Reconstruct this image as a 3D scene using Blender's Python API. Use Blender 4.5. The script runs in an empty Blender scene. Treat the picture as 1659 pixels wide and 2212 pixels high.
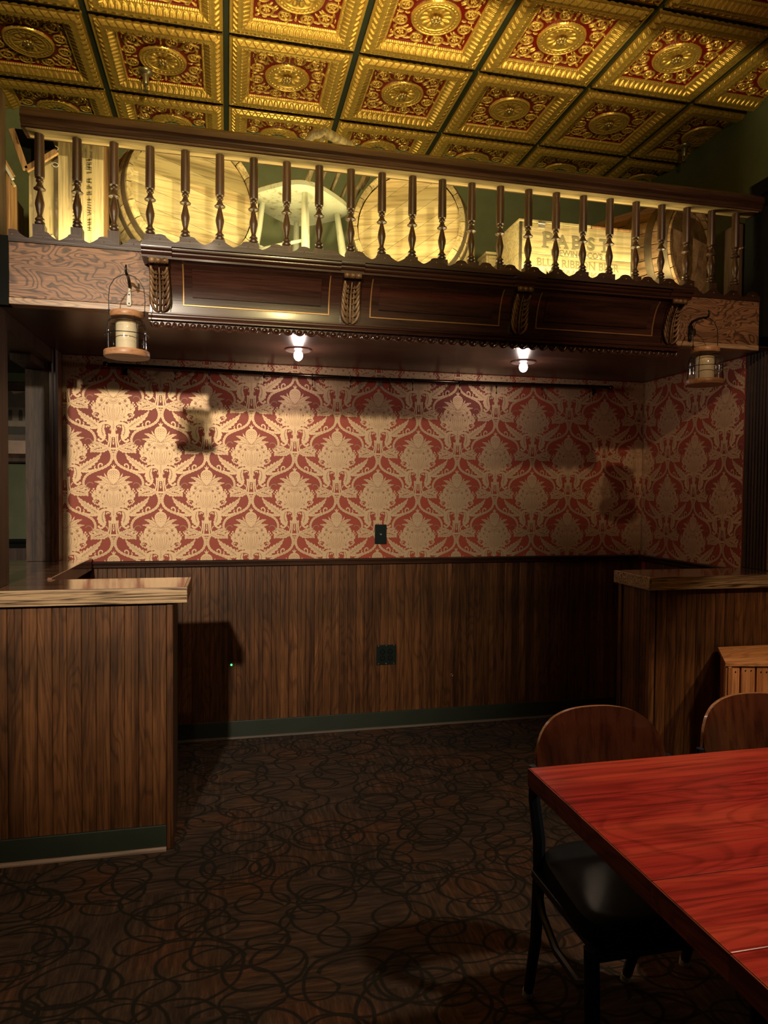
import bpy, bmesh, math, random
import numpy as np
from mathutils import Vector, Matrix
random.seed(7)
PI = math.pi
SC = bpy.context.scene
COL = SC.collection

# ------------------------------------------------------------------ camera
cam = bpy.data.cameras.new('camera'); co = bpy.data.objects.new('camera', cam); COL.objects.link(co)
cam.sensor_fit = 'HORIZONTAL'; cam.sensor_width = 36.0; cam.lens = 1491.353 * 36.0 / 1659.0
cam.clip_start = 0.02; cam.clip_end = 60
co.matrix_world = Matrix(((0.97507927, -0.00197084, -0.221848, 0), (-0.22168675, 0.03048318, -0.97464135, 0),
                          (0.0086835, 0.99953334, 0.02928661, 1.38313), (0, 0, 0, 1)))
SC.camera = co
# ------------------------------------------------------------------ world, exposure, lamps
w = bpy.data.worlds.new('world'); SC.world = w; w.use_nodes = True
w.node_tree.nodes['Background'].inputs[0].default_value = (1.0, .78, .6, 1)
w.node_tree.nodes['Background'].inputs[1].default_value = 0.008
SC.view_settings.view_transform = 'Standard'; SC.view_settings.look = 'None'
SC.view_settings.gamma = 1; SC.view_settings.use_curve_mapping = False; SC.view_settings.exposure = 0.0

def lamp(name, kind, loc, energy, color, target=None, **k):
    l = bpy.data.lights.new(name, kind); l.energy = energy; l.color = color
    for a, v in k.items(): setattr(l, a, v)
    o = bpy.data.objects.new(name, l); COL.objects.link(o); o.location = loc
    if target is not None:
        o.rotation_euler = (Vector(target) - Vector(loc)).to_track_quat('-Z', 'Y').to_euler()
    return o
# room spotlight on the ceiling track behind the viewer, warm, aimed at the alcove
lamp('track_spot', 'SPOT', (-.86, -0.8, 2.56), 590, (1.0, .83, .63), (-.02, 3.9, 1.10), spot_size=math.radians(43), spot_blend=1.0, shadow_soft_size=.05)
# pendant lamp over the dining table (out of frame)
lamp('table_pendant', 'SPOT', (1.75, 0.75, 2.55), 105, (1.0, .74, .5), (1.35, 1.0, .7), spot_size=math.radians(92), spot_blend=.5, shadow_soft_size=.05)
# pendant in front of the half walls (out of frame)
lamp('aisle_pendant', 'SPOT', (-.1, 1.25, 2.75), 26, (1.0, .76, .52), (-.5, 2.9, .6), spot_size=math.radians(80), spot_blend=.8, shadow_soft_size=.03)
# corner spot lighting the slatted crate
lamp('corner_spot', 'SPOT', (2.50, 1.2, 2.5), 80, (1.0, .70, .42), (2.36, 2.45, .62), spot_size=math.radians(30), spot_blend=.7, shadow_soft_size=.03)
# spotlight reaching the last spindles
lamp('balcony_spot', 'SPOT', (1.5, .8, 2.75), 56, (1.0, .68, .42), (2.0, 2.83, 2.42), spot_size=math.radians(42), spot_blend=.7, shadow_soft_size=.02)
# uplight under the tin ceiling (out of frame)
lamp('ceiling_uplight', 'SPOT', (.45, -.55, 2.5), 560, (1.0, .80, .34), (.30, 1.65, 3.486), spot_size=math.radians(74), spot_blend=1.0, shadow_soft_size=.06)
# rope light on the loft floor behind the railing
lamp('loft_rope_light', 'AREA', (.72, 2.90, 2.335), 17, (1.0, .84, .36), (.72, 3.00, 2.7), shape='RECTANGLE', size=2.75, size_y=.05)
lamp('loft_wall_fill', 'AREA', (.33, 3.80, 2.335), 5, (1.0, .86, .42), (.33, 4.1, 2.7), shape='RECTANGLE', size=.5, size_y=.05)  # unseen fill, added to brighten the wall behind the old chair
for _x, _e in ((.345, 2.2), (1.55, 1.6)):
    lamp('downlight_lamp', 'POINT', (_x, 3.47, 2.0), _e, (1.0, .76, .66), shadow_soft_size=.03)
lamp('side_room_lamp', 'POINT', (-1.5, 3.3, 2.1), 6, (1.0, .85, .6), shadow_soft_size=.1)

# ------------------------------------------------------------------ helpers
def setp(o, label=None, cat=None, group=None, kind=None):
    if label: o['label'] = label
    if cat: o['category'] = cat
    if group: o['group'] = group
    if kind: o['kind'] = kind
    return o

def thing(name, label, cat, loc=(0, 0, 0), rz=0.0, group=None):
    o = bpy.data.objects.new(name, None); COL.objects.link(o); o.empty_display_size = .05
    o.location = loc; o.rotation_euler = (0, 0, rz)
    return setp(o, label, cat, group)

def clone(root):
    c = root.copy(); COL.objects.link(c)
    for ch in list(root.children):
        d = ch.copy(); COL.objects.link(d); d.parent = c
        for g in list(ch.children):
            e = g.copy(); COL.objects.link(e); e.parent = d
    return c

class MB:
    def __init__(s): s.v = []; s.f = []; s.m = []
    def add(s, vs, fs, m=0):
        n = len(s.v); s.v += [tuple(q) for q in vs]; s.f += [tuple(i + n for i in f) for f in fs]; s.m += [m] * len(fs); return s
    def box(s, x0, x1, y0, y1, z0, z1, m=0):
        return s.add([(x0, y0, z0), (x1, y0, z0), (x1, y1, z0), (x0, y1, z0), (x0, y0, z1), (x1, y0, z1), (x1, y1, z1), (x0, y1, z1)],
                     [(0, 3, 2, 1), (4, 5, 6, 7), (0, 1, 5, 4), (1, 2, 6, 5), (2, 3, 7, 6), (3, 0, 4, 7)], m)
    def tube(s, pts, r, n=10, m=0, closed=False, caps=True):
        pts = [Vector(p) for p in pts]; N = len(pts); rs = r if isinstance(r, (list, tuple)) else [r] * N
        vs = []; up = None
        for i in range(N):
            if closed: t = pts[(i + 1) % N] - pts[i - 1]
            else: t = pts[min(i + 1, N - 1)] - pts[max(i - 1, 0)]
            t.normalize()
            if up is None: up = Vector((0, 0, 1)) if abs(t.z) < .9 else Vector((1, 0, 0))
            a = t.cross(up)
            if a.length < 1e-4: a = t.orthogonal()
            a.normalize(); b = a.cross(t).normalized(); up = b
            for k in range(n):
                an = 2 * PI * k / n; vs.append(pts[i] + (a * math.cos(an) + b * math.sin(an)) * rs[i])
        fs = []
        for i in range(N if closed else N - 1):
            j = (i + 1) % N
            for k in range(n): fs.append((i * n + k, i * n + (k + 1) % n, j * n + (k + 1) % n, j * n + k))
        if caps and not closed:
            fs.append(tuple(range(n - 1, -1, -1))); fs.append(tuple((N - 1) * n + k for k in range(n)))
        return s.add(vs, fs, m)
    def lathe(s, prof, c=(0, 0, 0), n=24, m=0, a0=0.0, a1=2 * PI, sq=None):
        full = abs(a1 - a0 - 2 * PI) < 1e-6; K = n if full else n + 1; vs = []; fs = []
        for (r, z) in prof:
            for k in range(K):
                an = a0 + (a1 - a0) * k / n; vs.append((c[0] + r * math.cos(an), c[1] + r * math.sin(an), c[2] + z))
        for i in range(len(prof) - 1):
            for k in range(n):
                k2 = (k + 1) % K; fs.append((i * K + k, i * K + k2, (i + 1) * K + k2, (i + 1) * K + k))
        if full:
            if prof[0][0] > 1e-5: fs.append(tuple(range(K - 1, -1, -1)))
            if prof[-1][0] > 1e-5: fs.append(tuple((len(prof) - 1) * K + k for k in range(K)))
        return s.add(vs, fs, m)
    def sweepx(s, prof, x0, x1, m=0, caps=True):          # profile (y,z) extruded along x, closed loop
        n = len(prof); vs = [(x0, y, z) for y, z in prof] + [(x1, y, z) for y, z in prof]
        fs = [(i, (i + 1) % n, n + (i + 1) % n, n + i) for i in range(n)]
        if caps: fs += [tuple(range(n - 1, -1, -1)), tuple(range(n, 2 * n))]
        return s.add(vs, fs, m)
    def sweepz(s, prof, z0, z1, m=0):                     # profile (x,y) extruded along z
        n = len(prof); vs = [(x, y, z0) for x, y in prof] + [(x, y, z1) for x, y in prof]
        fs = [(i, (i + 1) % n, n + (i + 1) % n, n + i) for i in range(n)] + [tuple(range(n - 1, -1, -1)), tuple(range(n, 2 * n))]
        return s.add(vs, fs, m)
    def sweepy(s, prof, y0, y1, m=0):                     # profile (x,z)
        n = len(prof); vs = [(x, y0, z) for x, z in prof] + [(x, y1, z) for x, z in prof]
        fs = [(i, (i + 1) % n, n + (i + 1) % n, n + i) for i in range(n)] + [tuple(range(n - 1, -1, -1)), tuple(range(n, 2 * n))]
        return s.add(vs, fs, m)
    def sphere(s, c, r, n=16, k=10, m=0):
        if not isinstance(r, (tuple, list)): r = (r, r, r)
        vs = []; fs = []
        for i in range(k + 1):
            th = PI * i / k
            for j in range(n):
                ph = 2 * PI * j / n; vs.append((c[0] + r[0] * math.sin(th) * math.cos(ph), c[1] + r[1] * math.sin(th) * math.sin(ph), c[2] + r[2] * math.cos(th)))
        for i in range(k):
            for j in range(n): fs.append((i * n + j, (i + 1) * n + j, (i + 1) * n + (j + 1) % n, i * n + (j + 1) % n))
        return s.add(vs, fs, m)
    def xf(s, M):
        s.v = [tuple(M @ Vector(q)) for q in s.v]; return s
    def build(s, name, mats, parent=None, smooth=False, bevel=0, local=False, seg=2, recalc=True):
        me = bpy.data.meshes.new(name)
        vs = s.v
        if parent is not None and not local:
            g = Vector((0, 0, 0)); q = parent
            while q is not None: g += q.location; q = q.parent
            vs = [(a - g.x, b - g.y, c - g.z) for a, b, c in vs]
        me.from_pydata(vs, [], s.f)
        if not isinstance(mats, (list, tuple)): mats = [mats]
        for m in mats: me.materials.append(m)
        if len(mats) > 1: me.polygons.foreach_set('material_index', s.m)
        if recalc:
            bm = bmesh.new(); bm.from_mesh(me); bmesh.ops.recalc_face_normals(bm, faces=bm.faces); bm.to_mesh(me); bm.free()
        if smooth:
            me.polygons.foreach_set('use_smooth', [True] * len(me.polygons))
            if smooth != 'all': me.set_sharp_from_angle(angle=math.radians(38))
        me.update()
        o = bpy.data.objects.new(name, me); COL.objects.link(o)
        if parent is not None: o.parent = parent
        if bevel:
            b = o.modifiers.new('bevel', 'BEVEL'); b.width = bevel; b.segments = seg; b.limit_method = 'ANGLE'; b.angle_limit = math.radians(40)
        return o

def box(name, x0, x1, y0, y1, z0, z1, mat, parent=None, bevel=0):
    return MB().box(x0, x1, y0, y1, z0, z1).build(name, mat, parent, bevel=bevel)

# ------------------------------------------------------------------ materials
def newmat(name):
    m = bpy.data.materials.new(name); m.use_nodes = True; nt = m.node_tree
    return m, nt, nt.nodes['Principled BSDF']
def link(nt, a, b): nt.links.new(a, b)
def ramp(nt, fac, stops):
    r = nt.nodes.new('ShaderNodeValToRGB'); e = r.color_ramp.elements
    e[0].position = stops[0][0]; e[0].color = (*stops[0][1], 1); e[1].position = stops[-1][0]; e[1].color = (*stops[-1][1], 1)
    for p, c in stops[1:-1]:
        q = e.new(p); q.color = (*c, 1)
    if fac is not None: link(nt, fac, r.inputs[0])
    return r.outputs[0]
def mathn(nt, op, a, b=None, c=None, clamp=False):
    n = nt.nodes.new('ShaderNodeMath'); n.operation = op; n.use_clamp = clamp
    for i, v in enumerate((a, b, c)):
        if v is None: continue
        if isinstance(v, (int, float)): n.inputs[i].default_value = v
        else: link(nt, v, n.inputs[i])
    return n.outputs[0]
def mixc(nt, fac, a, b, mode='MIX'):
    n = nt.nodes.new('ShaderNodeMix'); n.data_type = 'RGBA'; n.blend_type = mode
    for i, v in ((0, fac), (6, a), (7, b)):
        if isinstance(v, (int, float)): n.inputs[i].default_value = v
        elif isinstance(v, tuple): n.inputs[i].default_value = (*v, 1)
        else: link(nt, v, n.inputs[i])
    return n.outputs[2]
def coords(nt, scale, rnd=True, rot=(0, 0, 0)):
    tc = nt.nodes.new('ShaderNodeTexCoord'); mp = nt.nodes.new('ShaderNodeMapping'); mp.inputs['Scale'].default_value = scale
    mp.inputs['Rotation'].default_value = rot
    src = tc.outputs['Object']
    if rnd:
        oi = nt.nodes.new('ShaderNodeObjectInfo'); va = nt.nodes.new('ShaderNodeVectorMath'); va.operation = 'MULTIPLY_ADD'
        cx = nt.nodes.new('ShaderNodeCombineXYZ')
        for i in range(3): link(nt, oi.outputs['Random'], cx.inputs[i])
        link(nt, cx.outputs[0], va.inputs[0]); va.inputs[1].default_value = (13.1, 7.7, 17.3); link(nt, src, va.inputs[2]); src = va.outputs[0]
    link(nt, src, mp.inputs[0]); return mp.outputs[0]
def noise(nt, vec, scale, detail=5, rough=.6, dist=0.0):
    n = nt.nodes.new('ShaderNodeTexNoise'); n.inputs['Scale'].default_value = scale; n.inputs['Detail'].default_value = detail
    n.inputs['Roughness'].default_value = rough; n.inputs['Distortion'].default_value = dist
    if vec is not None: link(nt, vec, n.inputs['Vector'])
    return n.outputs['Fac']
def bump(nt, b, h, strength=.3, dist=.002):
    n = nt.nodes.new('ShaderNodeBump'); n.inputs['Strength'].default_value = strength; n.inputs['Distance'].default_value = dist
    link(nt, h, n.inputs['Height']); link(nt, n.outputs[0], b.inputs['Normal'])

def wood(name, dark, mid, light, axis='Z', rough=.45, gs=22.0, vary=.35, rings=0.0, ringscale=5.0, rst=.16, rmul=16.0, blotch=.0, coat=0.0, bmp=.25, metal=0):
    m, nt, b = newmat(name); st = .045
    sc = {'X': (st, 1, 1), 'Y': (1, st, 1), 'Z': (1, 1, st)}[axis]
    v = coords(nt, sc)
    g = noise(nt, v, gs, 6, .65, .4)
    fine = noise(nt, v, gs * 7, 3, .6, 0)
    col = ramp(nt, g, [(.30, dark), (.48, mid), (.68, light)])
    pores = ramp(nt, fine, [(.36, (.45, .45, .45)), (.52, (1, 1, 1))])
    col = mixc(nt, .7, col, pores, 'MULTIPLY')
    if rings:
        sc2 = {'X': (rst, 1, 1), 'Y': (1, rst, 1), 'Z': (1, 1, rst)}[axis]
        v2 = coords(nt, sc2); n2 = noise(nt, v2, ringscale, 2, .45, .9)
        r = mathn(nt, 'FRACT', mathn(nt, 'MULTIPLY', n2, rmul))
        rc = ramp(nt, r, [(.0, (.12, .10, .09)), (.16, (.35, .32, .3)), (.34, (1, 1, 1)), (.85, (1, 1, 1)), (1.0, (.2, .18, .17))])
        col = mixc(nt, rings, col, rc, 'MULTIPLY')
    if blotch:
        v3 = coords(nt, (1, 1, 1), rnd=False); n3 = noise(nt, v3, 2.3, 3, .55, 0)
        bc = ramp(nt, n3, [(.35, (.45, .5, .45)), (.6, (1, 1, 1))]); col = mixc(nt, blotch, col, bc, 'MULTIPLY')
    oi = nt.nodes.new('ShaderNodeObjectInfo')
    hv = nt.nodes.new('ShaderNodeHueSaturation'); link(nt, col, hv.inputs['Color'])
    link(nt, mathn(nt, 'MULTIPLY_ADD', oi.outputs['Random'], vary, 1 - vary / 2), hv.inputs['Value'])
    link(nt, hv.outputs[0], b.inputs['Base Color'])
    b.inputs['Roughness'].default_value = rough; b.inputs['Coat Weight'].default_value = coat; b.inputs['Coat Roughness'].default_value = .12
    if bmp: bump(nt, b, fine, bmp, .0015)
    return m

def plain(name, c, rough=.5, metal=0.0, emit=None, es=0.0, vary=.08, coat=0):
    m, nt, b = newmat(name)
    v = coords(nt, (1, 1, 1), rnd=False); n = noise(nt, v, 9.0, 4, .6)
    k1 = tuple(x * (1 - vary) for x in c); k2 = tuple(min(1, x * (1 + vary)) for x in c)
    link(nt, ramp(nt, n, [(.35, k1), (.65, k2)]), b.inputs['Base Color'])
    b.inputs['Roughness'].default_value = rough; b.inputs['Metallic'].default_value = metal; b.inputs['Coat Weight'].default_value = coat
    if emit: b.inputs['Emission Color'].default_value = (*emit, 1); b.inputs['Emission Strength'].default_value = es
    return m

M = {}
M['wains'] = wood('wainscot_wood', (.050, .018, .006), (.145, .055, .018), (.26, .105, .036), 'Z', .42, 20, .4, blotch=.8, rings=.45, ringscale=6)
M['casing'] = wood('casing_wood', (.018, .010, .006), (.055, .030, .017), (.11, .062, .035), 'Z', .55, 34, .2, rings=.4, ringscale=9)
M['oak'] = wood('oak_ply', (.15, .068, .032), (.27, .13, .064), (.35, .18, .09), 'X', .5, 26, .1, rings=.9, ringscale=9.5, rst=.45, rmul=19)
M['oakedge'] = wood('oak_edge', (.26, .15, .08), (.45, .28, .16), (.58, .39, .24), 'X', .4, 30, .1, rings=.6, ringscale=9)
M['ctop'] = wood('countertop_wood', (.07, .035, .02), (.17, .085, .05), (.26, .14, .085), 'X', .12, 14, .1, coat=.6, bmp=.03)
M['edge'] = wood('countertop_edge_oak', (.26, .16, .085), (.46, .31, .17), (.60, .42, .25), 'X', .35, 30, .1, rings=1.0, ringscale=20, rst=.03, rmul=13)
M['canopy'] = wood('canopy_wood', (.018, .006, .004), (.042, .015, .010), (.075, .030, .020), 'X', .25, 18, .1, coat=.25, bmp=.1)
M['rail'] = wood('rail_wood', (.020, .008, .005), (.042, .018, .010), (.075, .036, .020), 'X', .32, 20, .1, coat=.1)
M['balus'] = wood('baluster_wood', (.028, .012, .006), (.060, .028, .015), (.10, .050, .028), 'Z', .38, 26, .25)
M['carve'] = wood('carving_wood', (.05, .022, .01), (.16, .085, .04), (.30, .18, .09), 'Z', .35, 14, .1, bmp=.1)
M['gilt'] = plain('gilt_line', (.42, .22, .08), .35, .4)
M['barrel'] = wood('barrel_stave', (.30, .20, .095), (.50, .37, .19), (.62, .48, .27), 'Y', .6, 16, .3, blotch=.25)
M['bhead'] = wood('barrel_head', (.34, .23, .11), (.55, .42, .22), (.66, .52, .30), 'X', .6, 14, .22, blotch=.3)
M['bheadd'] = wood('barrel_head_diagonal', (.40, .27, .13), (.60, .44, .22), (.70, .54, .31), 'X', .6, 14, .22, blotch=.2)
M['bdark'] = wood('barrel_stave_dark', (.14, .075, .035), (.30, .17, .085), (.44, .28, .15), 'Y', .55, 16, .35)
M['hoop'] = plain('hoop_iron', (.16, .12, .085), .5, .7, vary=.3)
M['crate'] = wood('crate_pine', (.40, .28, .14), (.58, .45, .25), (.68, .55, .34), 'X', .65, 14, .2, blotch=.2)
M['cratez'] = wood('crate_pine_upright', (.36, .25, .13), (.54, .41, .23), (.64, .52, .32), 'Z', .65, 14, .25, blotch=.25)
M['cratebr'] = wood('crate_brown', (.16, .075, .03), (.34, .18, .08), (.48, .28, .14), 'Z', .6, 14, .2)
M['raillit'] = wood('rail_underside_lit', (.16, .10, .05), (.30, .21, .10), (.40, .29, .15), 'X', .6, 20, .1)  # pale tone paints in the rope-light glow under the handrail
M['slat'] = wood('slat_pine', (.26, .09, .03), (.56, .22, .08), (.70, .34, .14), 'Z', .5, 16, .25, rings=.2)
M['slattop'] = wood('slat_top', (.26, .09, .03), (.56, .23, .08), (.70, .34, .14), 'X', .45, 16, .2, rings=.3)
M['darkwood'] = wood('dark_brown_wood', (.03, .016, .01), (.06, .033, .02), (.10, .058, .035), 'Z', .5, 16, .2)
M['stencil'] = plain('stencil_ink', (.20, .17, .10), .8)
M['stencild'] = plain('stencil_ink_dark', (.10, .075, .04), .8)
M['green'] = plain('green_wall_paint', (.11, .125, .065), .75)
M['greendk'] = plain('green_painted_base', (.026, .036, .025), .5)
M['quarter'] = wood('shoe_strip', (.20, .14, .10), (.34, .25, .19), (.42, .32, .25), 'X', .5, 20, .1)
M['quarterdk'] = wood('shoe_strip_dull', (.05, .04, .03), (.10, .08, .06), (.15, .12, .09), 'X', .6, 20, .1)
M['soffit'] = wood('soffit_panel', (.030, .014, .010), (.055, .026, .018), (.085, .042, .030), 'X', .28, 8, .1, bmp=.04)
M['black'] = plain('black_paint', (.010, .011, .010), .8); M['black'].node_tree.nodes['Principled BSDF'].inputs['Specular IOR Level'].default_value = .045
M['blackmetal'] = plain('black_metal', (.018, .018, .02), .35, .6)
M['grid'] = plain('ceiling_grid_green', (.02, .026, .016), .5)
M['navy'] = plain('chair_frame_paint', (.012, .016, .026), .38, .2)
M['vinyl'] = plain('black_vinyl', (.008, .011, .014), .5); M['vinyl'].node_tree.nodes['Principled BSDF'].inputs['Specular IOR Level'].default_value = .1
M['chairwood'] = wood('chair_veneer', (.035, .010, .005), (.075, .022, .010), (.13, .045, .018), 'Z', .14, 8, .1, coat=1.0, bmp=.0)
M['chairedge'] = wood('chair_veneer_edge', (.22, .10, .045), (.36, .18, .09), (.46, .26, .14), 'X', .25, 20, .1, coat=.3, bmp=.02)
M['table'] = wood('red_stained_plank', (.20, .018, .014), (.40, .036, .028), (.54, .075, .042), 'X', .2, 12, .28, rings=.3, ringscale=4.5, coat=.35, bmp=.05)
M['tabledge'] = wood('red_plank_end', (.10, .018, .012), (.20, .04, .025), (.32, .08, .045), 'Y', .4, 26, .1, rings=.5, ringscale=9)
M['lantwood'] = wood('lantern_wood', (.30, .14, .065), (.44, .22, .105), (.54, .30, .15), 'X', .4, 10, .1, bmp=.05)
M['wax'] = plain('candle_wax', (.78, .68, .48), .5, vary=.04)
M['white'] = plain('worn_white', (.62, .60, .52), .5, vary=.2)
M['steel'] = plain('bright_steel', (.62, .60, .56), .3, .8)
M['brass'] = plain('brass', (.55, .38, .15), .35, .8)
M['bronze'] = plain('dark_bronze_rod', (.07, .045, .035), .22, .9)
M['pewter'] = plain('sprinkler_metal', (.30, .25, .16), .35, .8)
M['plate'] = plain('plate_plastic', (.012, .02, .018), .28)
M['led'] = plain('green_led', (.05, .5, .1), .5, 0, (.08, 1.0, .2), 3.0)
M['rope'] = plain('rope_light_tube', (.9, .8, .4), .5, 0, (1.0, .82, .35), 4.0)
M['bulb'] = plain('bulb_glass', (1, .95, .9), .3, 0, (1.0, .86, .80), 14.0)
M['glow'] = plain('lamp_reflector_lit', (1, .95, .9), .3, .0, (1.0, .84, .76), 3.2)
M['chrome'] = plain('trim_ring_chrome', (.5, .4, .38), .2, .9)
# painted, worn chair of the loft
def worn(name):
    m, nt, b = newmat(name); v = coords(nt, (1, 1, .35)); n = noise(nt, v, 26, 6, .7); n2 = noise(nt, v, 6, 2, .5)
    s = mathn(nt, 'ADD', mathn(nt, 'MULTIPLY', n, .6), mathn(nt, 'MULTIPLY', n2, .4))
    link(nt, ramp(nt, s, [(.34, (.20, .12, .05)), (.40, (.45, .40, .26)), (.45, (.60, .60, .47))]), b.inputs['Base Color']); b.inputs['Roughness'].default_value = .6
    return m
M['wornwhite'] = worn('worn_white_paint')
M['wornbrown'] = wood('worn_brown_paint', (.06, .04, .02), (.16, .11, .05), (.34, .26, .13), 'Z', .55, 30, .1)
def glassmat():
    m, nt, b = newmat('lantern_glass'); nt.nodes.remove(b); out = [n for n in nt.nodes if n.type == 'OUTPUT_MATERIAL'][0]
    t = nt.nodes.new('ShaderNodeBsdfTransparent'); t.inputs[0].default_value = (.93, .93, .9, 1); g = nt.nodes.new('ShaderNodeBsdfGlossy'); g.inputs['Roughness'].default_value = .06
    mx = nt.nodes.new('ShaderNodeMixShader'); lw = nt.nodes.new('ShaderNodeLayerWeight'); lw.inputs[0].default_value = .35
    link(nt, mathn(nt, 'MULTIPLY_ADD', lw.outputs['Facing'], .5, .05), mx.inputs[0]); link(nt, t.outputs[0], mx.inputs[1]); link(nt, g.outputs[0], mx.inputs[2]); link(nt, mx.outputs[0], out.inputs[0])
    return m
M['glass'] = glassmat()
def goldmat():
    m, nt, b = newmat('tin_ceiling_gold_red'); at = nt.nodes.new('ShaderNodeAttribute'); at.attribute_name = 'gold'
    f = mathn(nt, 'GREATER_THAN', at.outputs['Fac'], .5)
    v = coords(nt, (1, 1, 1), rnd=False); n = noise(nt, v, 60, 3, .6)
    g = ramp(nt, n, [(.3, (.62, .36, .075)), (.7, (.82, .52, .12))])
    link(nt, mixc(nt, f, (.17, .007, .007), g), b.inputs['Base Color'])
    link(nt, mathn(nt, 'MULTIPLY', f, .62), b.inputs['Metallic']); link(nt, mathn(nt, 'MULTIPLY_ADD', f, -.0, .30), b.inputs['Roughness'])
    return m
M['tin'] = goldmat()
def paper(name, c, rough, metal):
    m, nt, b = newmat(name); v = coords(nt, (1, 1, 1), rnd=False); n = noise(nt, v, 300, 2, .5)
    link(nt, ramp(nt, n, [(.3, tuple(x * .9 for x in c)), (.7, tuple(x * 1.08 for x in c))]), b.inputs['Base Color'])
    b.inputs['Roughness'].default_value = rough; b.inputs['Metallic'].default_value = metal; return m
M['paper'] = paper('wallpaper_red', (.38, .062, .030), .55, 0)
M['pgold'] = paper('wallpaper_gold', (.74, .53, .31), .52, .55)
M['pmid'] = paper('wallpaper_tan', (.44, .22, .13), .55, .3)
def carpet():
    m, nt, b = newmat('carpet_loops'); tc = nt.nodes.new('ShaderNodeTexCoord'); lines = None
    rng = random.Random(3)
    for i in range(6):
        mp = nt.nodes.new('ShaderNodeMapping'); an = rng.uniform(0, PI); s = rng.uniform(1.25, 1.7)
        mp.inputs['Rotation'].default_value = (0, 0, an); mp.inputs['Scale'].default_value = (1, s, 0); mp.inputs['Location'].default_value = (rng.uniform(0, 9), rng.uniform(0, 9), 0)
        dn = nt.nodes.new('ShaderNodeTexNoise'); dn.inputs['Scale'].default_value = 5; dn.inputs['Detail'].default_value = 1
        link(nt, tc.outputs['Object'], dn.inputs['Vector'])
        va = nt.nodes.new('ShaderNodeVectorMath'); va.operation = 'MULTIPLY_ADD'; link(nt, dn.outputs['Color'], va.inputs[0]); va.inputs[1].default_value = (.05, .05, 0)
        link(nt, tc.outputs['Object'], va.inputs[2]); link(nt, va.outputs[0], mp.inputs[0])
        vo = nt.nodes.new('ShaderNodeTexVoronoi'); vo.voronoi_dimensions = '2D'; vo.inputs['Scale'].default_value = (1.9, 2.3, 2.75, 3.4, 4.1, 2.1)[i]; vo.inputs['Randomness'].default_value = .75
        link(nt, mp.outputs[0], vo.inputs['Vector'])
        sp = nt.nodes.new('ShaderNodeSeparateColor'); link(nt, vo.outputs['Color'], sp.inputs[0])
        rr = mathn(nt, 'MULTIPLY_ADD', sp.outputs[0], .14, .26)
        d = mathn(nt, 'ABSOLUTE', mathn(nt, 'SUBTRACT', vo.outputs['Distance'], rr))
        wdt = .0058 * (1.9, 2.3, 2.75, 3.4, 4.1, 2.1)[i]
        l = mathn(nt, 'SUBTRACT', 1.0, mathn(nt, 'DIVIDE', d, wdt * 1.35), clamp=True)
        l = mathn(nt, 'MULTIPLY', l, 2.0, clamp=True)
        lines = l if lines is None else mathn(nt, 'MAXIMUM', lines, l)
    ck = nt.nodes.new('ShaderNodeTexChecker'); ck.inputs['Scale'].default_value = 1.64
    link(nt, tc.outputs['Object'], ck.inputs['Vector'])
    def st(scl):
        mp = nt.nodes.new('ShaderNodeMapping'); mp.inputs['Scale'].default_value = scl; link(nt, tc.outputs['Object'], mp.inputs[0]); return noise(nt, mp.outputs[0], 60, 4, .7)
    a = st((1, .12, 1)); c = st((.12, 1, 1))
    s = nt.nodes.new('ShaderNodeMix'); s.data_type = 'FLOAT'; link(nt, ck.outputs['Fac'], s.inputs[0]); link(nt, a, s.inputs[2]); link(nt, c, s.inputs[3])
    base = ramp(nt, s.outputs[0], [(.30, (.028, .019, .014)), (.5, (.056, .037, .026)), (.66, (.098, .062, .041))])
    mp2 = nt.nodes.new('ShaderNodeMapping'); link(nt, tc.outputs['Object'], mp2.inputs[0]); n2 = noise(nt, mp2.outputs[0], 3.2, 2, .5)
    tint = ramp(nt, n2, [(.35, (.72, .78, .95)), (.5, (1, 1, 1)), (.65, (1.35, .98, .78))]); base = mixc(nt, .8, base, tint, 'MULTIPLY')
    col = mixc(nt, mathn(nt, 'MULTIPLY', lines, .9), base, (.014, .015, .013)); link(nt, col, b.inputs['Base Color'])
    b.inputs['Roughness'].default_value = .95; b.inputs['Specular IOR Level'].default_value = .15
    bump(nt, b, s.outputs[0], .5, .004); return m
M['carpet'] = carpet()

# key distances (metres)
D = 3.914; XR = 2.573; ZC = 3.486; ZS = 2.088; ZR = .996; LB = 4.23; LZ = 2.31; XU = 2.80; FY = 2.785
KY = 2.745

# ------------------------------------------------------------------ structure: floor, walls, ceilings
setp(box('floor', -3.2, 3.2, -1.2, 4.9, -.04, 0, M['carpet']), kind='structure')
# tin ceiling
ceil_o = setp(box('ceiling', -1.84, XU, -.33, LB, ZC + .045, ZC + .10, M['black']), kind='structure')

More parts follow.
